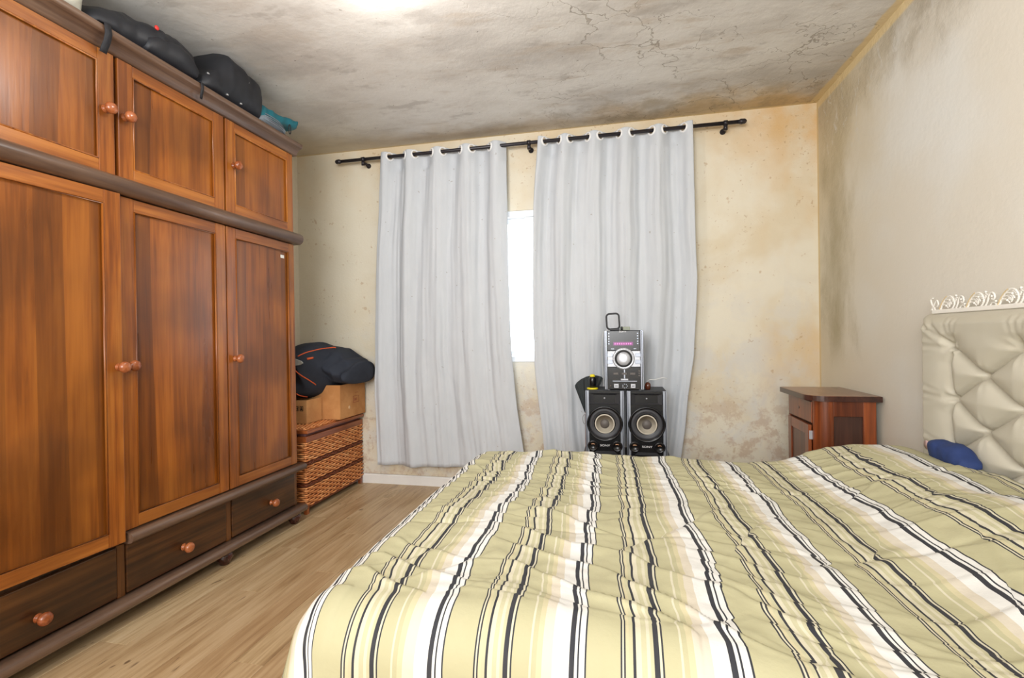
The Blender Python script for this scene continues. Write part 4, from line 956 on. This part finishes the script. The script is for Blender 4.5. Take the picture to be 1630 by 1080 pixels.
ys = np.linspace(HY0, HY1, ny); zs = np.linspace(HZ0, HZ1, nzv); YY, ZZ = np.meshgrid(ys, zs, indexing='ij')
btn = []; segs = []; pleat = []
rows = [1.062, 0.970, 0.877, 0.785, 0.692, 0.600, 0.507]
for r, z_ in enumerate(rows):
    y_ = 2.035 if r % 2 == 0 else 1.888
    while y_ > HY0 + 0.12: btn.append((y_, z_, r)); y_ -= 0.294
def near(y_, z_): return any(abs(y_ - a) < 0.02 and abs(z_ - c) < 0.02 for a, c, _ in btn)
for y_, z_, r in btn:
    for sy in (-0.147, 0.147):
        if near(y_ + sy, z_ - 0.0925): segs.append(((y_, z_), (y_ + sy, z_ - 0.0925)))
    if abs(y_ - 2.035) < 0.01:
        if near(y_, z_ - 0.185): segs.append(((y_, z_), (y_ + 0.022, z_ - 0.06))); segs.append(((y_ + 0.022, z_ - 0.06), (y_ + 0.012, z_ - 0.13))); segs.append(((y_ + 0.012, z_ - 0.13), (y_, z_ - 0.185)))
        pleat.append(((y_, z_), (HY1, z_ + 0.002), 0.5)); pleat.append(((y_, z_), (HY1, z_ + 0.05), 0.22)); pleat.append(((y_, z_), (HY1, z_ - 0.035), 0.2))
    if r == 0:
        for dy, k in ((-0.05, .4), (0.0, .55), (0.045, .35)): pleat.append(((y_, z_), (y_ + dy, HZ1), k * .6))
pleat.append(((2.035, 1.062), (2.16, 1.135), 0.8)); pleat.append(((2.16, 1.135), (HY1 - 0.005, HZ1 - 0.02), 0.8)); pleat.append(((2.035, 1.062), (2.185, 1.19), 0.6))
def dseg(a, c):
    (y0, z0), (y1, z1) = a, c; dy, dz = y1 - y0, z1 - z0; q = np.clip(((YY - y0) * dy + (ZZ - z0) * dz) / (dy * dy + dz * dz), 0, 1)
    return np.hypot(YY - y0 - q * dy, ZZ - z0 - q * dz), q
dm = np.full(YY.shape, 9.0)
for a, c in segs:
    d_, _ = dseg(a, c); dm = np.minimum(dm, d_)
Yc, Zc = np.minimum(YY, 2.035), np.minimum(ZZ, 1.062)
la = (2.035 - Yc) / 0.294 + (1.062 - Zc) / 0.185; lb = (2.035 - Yc) / 0.294 - (1.062 - Zc) / 0.185
hl = (np.abs(np.sin(PI * la)) * np.abs(np.sin(PI * lb))) ** 0.38
H = 0.040 * np.minimum(hl, 1 - np.exp(-(dm / 0.026) ** 0.9))
out_ = np.clip(np.maximum((YY - 2.035) / 0.05, (ZZ - 1.062) / 0.05), 0, 1)
H = H * (1 - out_) + out_ * 0.036 * (1 - np.exp(-(dm / 0.03) ** 0.9))
H -= 0.006 * np.exp(-(dm / 0.006) ** 2)
for a, c, k in pleat:
    d_, q = dseg(a, c); H -= 0.012 * k * np.exp(-(d_ / (0.006 + 0.010 * q)) ** 2) * (1 - 0.6 * q); H += 0.005 * k * np.exp(-((d_ - 0.014) / 0.009) ** 2) * (1 - 0.5 * q)
for y_, z_, r in btn:
    rr_ = np.hypot(YY - y_, ZZ - z_); H -= 0.014 * np.exp(-(rr_ / 0.018) ** 2)
    th = np.arctan2(ZZ - z_, YY - y_); H += 0.0016 * np.cos(9 * th + y_ * 40) * np.exp(-((rr_ - 0.035) / 0.022) ** 2)
ed = np.minimum(np.minimum(HY1 - YY, YY - HY0), HZ1 - ZZ); e01 = np.clip(ed / 0.035, 0, 1); round_ = np.sqrt(1 - (1 - e01) ** 2)
base = 0.066
Xs = XR - 0.010 - (base * round_ + np.maximum(H, -0.01) * np.clip(ed / 0.05, 0.0, 1))
m = MB(); G = np.stack([Xs, YY, ZZ], -1); m.grid(G)
def mat_head():
    t = NT('beige_leatherette'); p = t.pos(); f = t.noise(p, 5, 3); g_ = t.noise(p, 220, 2)
    t.out(t.mix(f, srgb(188, 182, 164), srgb(200, 194, 178)), 0.42, 0.45); t.bump(g_, 0.08, 0.001); return t.m
M_head = mat_head()
hb = m.build('headboard', M_head, bed)
MB().box(XR - 0.016, XR - 0.003, HY0, HY1, HZ0, HZ1 - 0.004, 0.003).build('headboard_back', M_base, hb)
for y_, z_, r in btn:
    iy = int(round((y_ - HY0) / (HY1 - HY0) * (ny - 1))); iz = int(round((z_ - HZ0) / (HZ1 - HZ0) * (nzv - 1)))
    MB().lathe([(0, -0.003), (0.005, -0.0025), (0.008, 0.000), (0.008, 0.004)], (Xs[iy, iz] - 0.0005, y_, z_), 'x', 12).build('button', M_head, hb)
# carved crest
M_crest = plain('white_carved_paint', (238, 234, 226), 0.4, var=0.04); M_gilt = plain('pale_gilt_edge', (214, 190, 146), 0.4)
crest = MB().box(1.208, 1.222, HY0 + 0.03, HY1 - 0.035, 1.188, 1.204, 0.003).build('crest', M_crest, bed, label='white carved openwork crest')
XC = 1.214
def crest_motif(y0, s, first_):
    m = MB(); k = s
    def T(pts, r): m.tube([(XC + (0.002 if i % 2 else 0), y0 - p[0] * k, 1.200 + p[1] * k) for i, p in enumerate(sm([(a, c, 0) for a, c in pts], 4))], r, 6)
    # main acanthus arch leaning away from the end: coordinates run towards the camera
    T([(0.0, -0.005), (0.012, 0.018), (0.028, 0.038), (0.048, 0.050), (0.066, 0.048), (0.078, 0.036), (0.082, 0.022), (0.074, 0.008), (0.062, 0.0)], [0.0036] * 33)
    for a in range(4):
        q = 0.010 + a * 0.011; T([(0.004 + q * .5, 0.006 + q * .9), (0.018 + q * .8, 0.012 + q * .85), (0.032 + q * .9, 0.006 + q * .7), (0.036 + q * .9, 0.001 + q * .6)], 0.0024)
    # counter scroll
    T([(0.082, 0.0), (0.092, 0.008), (0.100, 0.022), (0.104, 0.036), (0.114, 0.046), (0.126, 0.042), (0.130, 0.030), (0.124, 0.022), (0.116, 0.026)], 0.0032)
    T([(0.086, 0.028), (0.092, 0.038), (0.088, 0.046), (0.098, 0.040)], 0.0028)
    T([(0.108, 0.0), (0.118, 0.012), (0.132, 0.010), (0.140, 0.0)], 0.0026)
    T([(0.052, 0.010), (0.058, 0.022), (0.050, 0.030), (0.043, 0.022), (0.050, 0.016)], 0.0026)
    for a, c in ((0.06, 0.036), (0.094, 0.05), (0.12, 0.034), (0.138, 0.016), (0.04, 0.016)): m.lathe([(0.0, -0.003), (0.004, -0.002), (0.004, 0.003)], (XC - 0.002, y0 - a * k, 1.200 + c * k), 'x', 8)
    return m
y0 = 2.158; i = 0
while y0 > HY0 + 0.15:
    s_ = 1.0
    o = crest_motif(y0, s_, i == 0).build('scroll', M_crest, crest)
    q = MB(); q.tube([(XC - 0.0035, y0 - p[0], 1.2015 + p[1]) for p in sm([(0.0, -0.004, 0), (0.012, 0.018, 0), (0.028, 0.038, 0), (0.046, 0.050, 0)], 4)], 0.0016, 5); q.build('gilt_edge', M_gilt, crest, label='pale gilt edge')
    y0 -= 0.145; i += 1
m = MB()
for pts in ([(2.21, 1.2), (2.19, 1.225), (2.175, 1.24), (2.165, 1.225), (2.175, 1.215)], [(2.18, 1.2), (2.20, 1.22), (2.21, 1.245), (2.195, 1.25)], [(2.20, 1.2), (2.2, 1.212), (2.185, 1.212)]):
    m.tube([(XC, p[0], p[1]) for p in sm([(a, c, 0) for a, c in pts], 4)], 0.003, 6)
m.build('end_scroll', M_crest, crest)

# ------------------------------------------------------------------ pillow, comforter, cap
def pillow_mesh(x0, x1, y0, y1, z0, h):
    P = []; n = 36
    top = []; 
    for i in range(n + 1):
        row = []
        for j in range(n + 1):
            u, v = 2 * i / n - 1, 2 * j / n - 1
            f = max(0.0, (1 - abs(u) ** 3.2)) ** .5 * max(0.0, (1 - abs(v) ** 3.2)) ** .5
            pin = 1 - 0.05 * (1 - abs(u)) * (abs(v) > .9) 
            row.append((x0 + (x1 - x0) * (u * (1 - 0.03 * (1 - v * v)) + 1) / 2, y0 + (y1 - y0) * (v * (1 - 0.03 * (1 - u * u)) + 1) / 2, z0 + 0.02 + h * f))
        top.append(row)
    m = MB(); m.grid(top)
    bot = [[(p[0], p[1], z0 + 0.02 - min(0.02, (p[2] - z0 - 0.02) * .4)) for p in row] for row in top]; m.grid(bot); return m
pillow_mesh(0.86, 1.165, 1.76, 2.335, 0.552, 0.090).build('pillow', plain('white_pillowcase', (236, 233, 228), 0.8), None, 'white pillow peeking out from under the striped comforter at the headboard', 'pillow')

def mat_comf():
    t = NT('striped_cotton'); uv = t.uv(); x, y, z = t.sep(uv)
    f = t.math('FRACT', x)
    D = srgb(30, 34, 46); Wt = srgb(220, 219, 215); O = srgb(180, 175, 140); C = srgb(204, 198, 174); Cr = srgb(206, 197, 180); Y = srgb(196, 187, 152); O2 = srgb(187, 182, 149)
    st = [(0, D), (.034, Wt), (.053, D), (.064, Wt), (.103, D), (.114, O), (.350, D), (.361, C), (.374, D), (.385, Y), (.41, O2), (.437, D), (.455, C), (.49, O2), (.525, C), (.548, O2), (.574, D), (.606, C), (.625, D), (.634, O), (.742, C), (.754, O), (.79, Y), (.83, Cr), (.90, Wt)]
    c = t.ramp(f, st, 'CONSTANT')
    c = t.mix(t.math('MULTIPLY', t.noise(t.mapping(uv, (3, 3, 3)), 3, 4), 0.08), c, srgb(214, 206, 190))
    t.out(c, 0.65, 0.2)
    p = t.pos(); t.bump(t.noise(p, 14, 5, 0.6), 0.25, 0.012)
    return t.m
def comforter():
    x0, x1, y0, y1 = -0.59, 1.15, 0.978, 2.212            # flat part of the cloth
    DL, DN, DF = 0.46, 0.44, 0.40; R = 0.10; zt = 0.572
    us = np.concatenate([np.linspace(-DL, -0.14, 22, endpoint=False), np.linspace(-0.14, x1 - x0, 400)])
    vs_ = np.concatenate([np.linspace(-DN, -0.15, 22, endpoint=False), np.linspace(-0.15, y1 - y0 + 0.14, 330), np.linspace(y1 - y0 + 0.15, y1 - y0 + DF, 16)])
    P = np.zeros((len(us), len(vs_), 3)); UV = np.zeros((len(us), len(vs_), 2))
    for i, u in enumerate(us):
        for j, v in enumerate(vs_):
            X = x0 + u; Y_ = y0 + v
            du = max(0, -u); dn = max(0, -v); df = max(0, v - (y1 - y0)); dv = dn + df
            r = math.hypot(du, dv); bx = max(X, x0); by = min(max(Y_, y0), y1)
            # --- top surface height
            hb_ = 0.0
            t_ = min(1, max(0, (bx - 0.60) / 0.38)); t_ = t_ * t_ * (3 - 2 * t_); hb_ += 0.098 * t_ * (0.9 + 0.1 * math.sin(by * 5))
            hb_ -= 0.018 * math.exp(-((by - 1.6) / 0.07) ** 2) * t_
            # diagonal puckers: each fold steps the cloth a little
            wob = 1.3 * nz(bx * 2.1, by * 2.1, 3.1) + 0.5 * nz(bx * 6, by * 6, 1)
            tt = (by + 0.35 * bx) / 0.105 + wob; fr = tt - math.floor(tt)
            act = max(0.0, min(1, 0.55 + 1.3 * nz(bx * 3.3, by * 3.0, 9.7)))
            pk = (fr ** 4 if fr < 0.93 else (0.93 ** 4) * (1 - fr) / 0.07) * act
            tt2 = (by - 0.8 * bx) / 0.17 + 1.5 * nz(bx * 2.5, by * 2.5, 12.4); fr2 = tt2 - math.floor(tt2); act2 = max(0.0, min(1, 0.2 + 1.6 * nz(bx * 2.6, by * 3.1, 29.7)))
            tt3 = (by + 0.15 * bx) / 0.055 + 1.6 * nz(bx * 3.5, by * 3.5, 51); fr3 = tt3 - math.floor(tt3); act3 = max(0.0, min(1, 0.25 + 1.8 * nz(bx * 4, by * 4, 61.7)))
            pk3 = (fr3 ** 3 if fr3 < 0.9 else 0.9 ** 3 * (1 - fr3) / 0.1) * act3
            pk2 = (fr2 ** 3 if fr2 < 0.9 else 0.9 ** 3 * (1 - fr2) / 0.1) * act2
            h = 0.012 * pk + 0.011 * pk2 + 0.005 * pk3 + 0.020 * nz(bx * 2.4, by * 2.4, 5) + 0.008 * nz(bx * 7, by * 9, 8) + 0.0035 * nz(bx * 22, by * 26, 2)
            # stitched quilt lines
            for qx, qy in (((bx + 0.45) / 0.42, by),):
                h -= 0.004 * math.exp(-(((by - 0.2 + 0.03 * nz(bx * 2, 3)) / 0.46 % 1.0 - 0.5) / 0.02) ** 2)
            edge = 1.0
            if r > 0:
                a = min(r, R * PI / 2) / R
                out = R * math.sin(a); drop = R * (1 - math.cos(a)) + max(0, r - R * PI / 2)
                ux, uy = (-du / r, (dn and -dn or df) / r)
                if dn == 0 and df > 0: uy = df / r
                # hanging folds
                s_ = bx * 1.0 - by
                hang = max(0, r - R)
                out += hang * (0.05 + 0.30 * min(1, du / 0.1) * min(1, dn / 0.05) + 0.10 * nz(s_ * 7 + 3 * ux, 4.4) + 0.07 * nz(s_ * 15, hang * 3, 7))
                out = max(out, R * 0.9 if r > R * PI / 2 else 0)
                px, py = bx + ux * out, by + uy * out
                pz = zt + hb_ * max(0, 1 - hang * 3) - drop + h * max(0.2, 1 - r * 4)
                pz = max(pz, 0.025)
                if df > 0: py = min(py, y1 + 0.105)
            else: px, py, pz = bx, by, zt + hb_ + h
            P[i, j] = (px, py, pz)
            su = X
            jit = 0.010 * (fr - 0.5) * act + 0.016 * (fr2 - .5) * act2 + 0.008 * (fr3 - .5) * act3 + 0.012 * nz(bx * 4, by * 5, 17) + 0.002 * nz(bx * 18, by * 40, 4) + 0.016 * nz(bx * 1.2, by * 1.6, 41)
            UV[i, j] = ((su + jit + 0.645) / 0.275, Y_)
    # end at the headboard: pull the far corner back so the pillow shows
    return P, UV
P, UV = comforter()
far = np.clip((P[:, :, 1] - 2.05) / 0.2, 0, 1) * np.clip((P[:, :, 0] - 0.95) / 0.2, 0, 1)
P[:, :, 1] -= 0.115 * far
sx_ = np.clip((P[:, :, 0] + 0.25) / 0.8, 0, 1); sx_ = sx_ * sx_ * (3 - 2 * sx_); sy_ = np.clip((1.5 - P[:, :, 1]) / 0.5, 0, 1)
P[:, :, 1] -= 0.17 * sx_ * sy_ * sy_ * (3 - 2 * sy_)
pu = np.clip((P[:, :, 0] - 0.86) / 0.305 * 2 - 1, -1, 1); pv = np.clip((P[:, :, 1] - 1.76) / 0.575 * 2 - 1, -1, 1)
pz_ = 0.572 + 0.090 * np.sqrt(np.clip(1 - np.abs(pu) ** 3.2, 0, 1)) * np.sqrt(np.clip(1 - np.abs(pv) ** 3.2, 0, 1)) + 0.012
P[:, :, 2] = np.where(P[:, :, 1] < 2.16, np.maximum(P[:, :, 2], np.where((np.abs(pu) < 0.995) & (np.abs(pv) < 0.995), pz_, 0)), P[:, :, 2])
m = MB(); m.grid(P)
cf = m.build('comforter', mat_comf(), None, 'olive, cream and white striped comforter spread over the bed', 'comforter', uvs=UV.reshape(-1, 2), normals=False)
solidify(cf, 0.006, -1)

# navy cap between pillow and headboard
M_navy = plain('navy_cotton', (34, 54, 104), 0.8, var=0.25, scale=20, bump=0.3)
cp = thing('cap', (1.14, 1.96, 0.67), 'crumpled navy cloth cap with pale pink edge, beside the headboard', 'cap')
loft('y', [(1.835, 1.12, 1.145, 0.672, 0.682), (1.85, 1.10, 1.155, 0.664, 0.700), (1.89, 1.09, 1.16, 0.66, 0.722), (1.94, 1.085, 1.165, 0.66, 0.732), (1.98, 1.085, 1.165, 0.66, 0.738), (2.015, 1.09, 1.16, 0.66, 0.735), (2.035, 1.10, 1.155, 0.665, 0.728), (2.042, 1.11, 1.15, 0.68, 0.715)], rough=0.007, seed=12, scale=18).build('crown', M_navy, cp)
MB().lathe([(0.0, 0.001), (0.012, 0.0), (0.017, -0.004)], (1.102, 2.034, 0.708), 'x', 12).build('lining', plain('pale_pink_cloth', (214, 180, 176), 0.8), cp, label='pale pink lining edge')
bpy.context.view_layer.update()
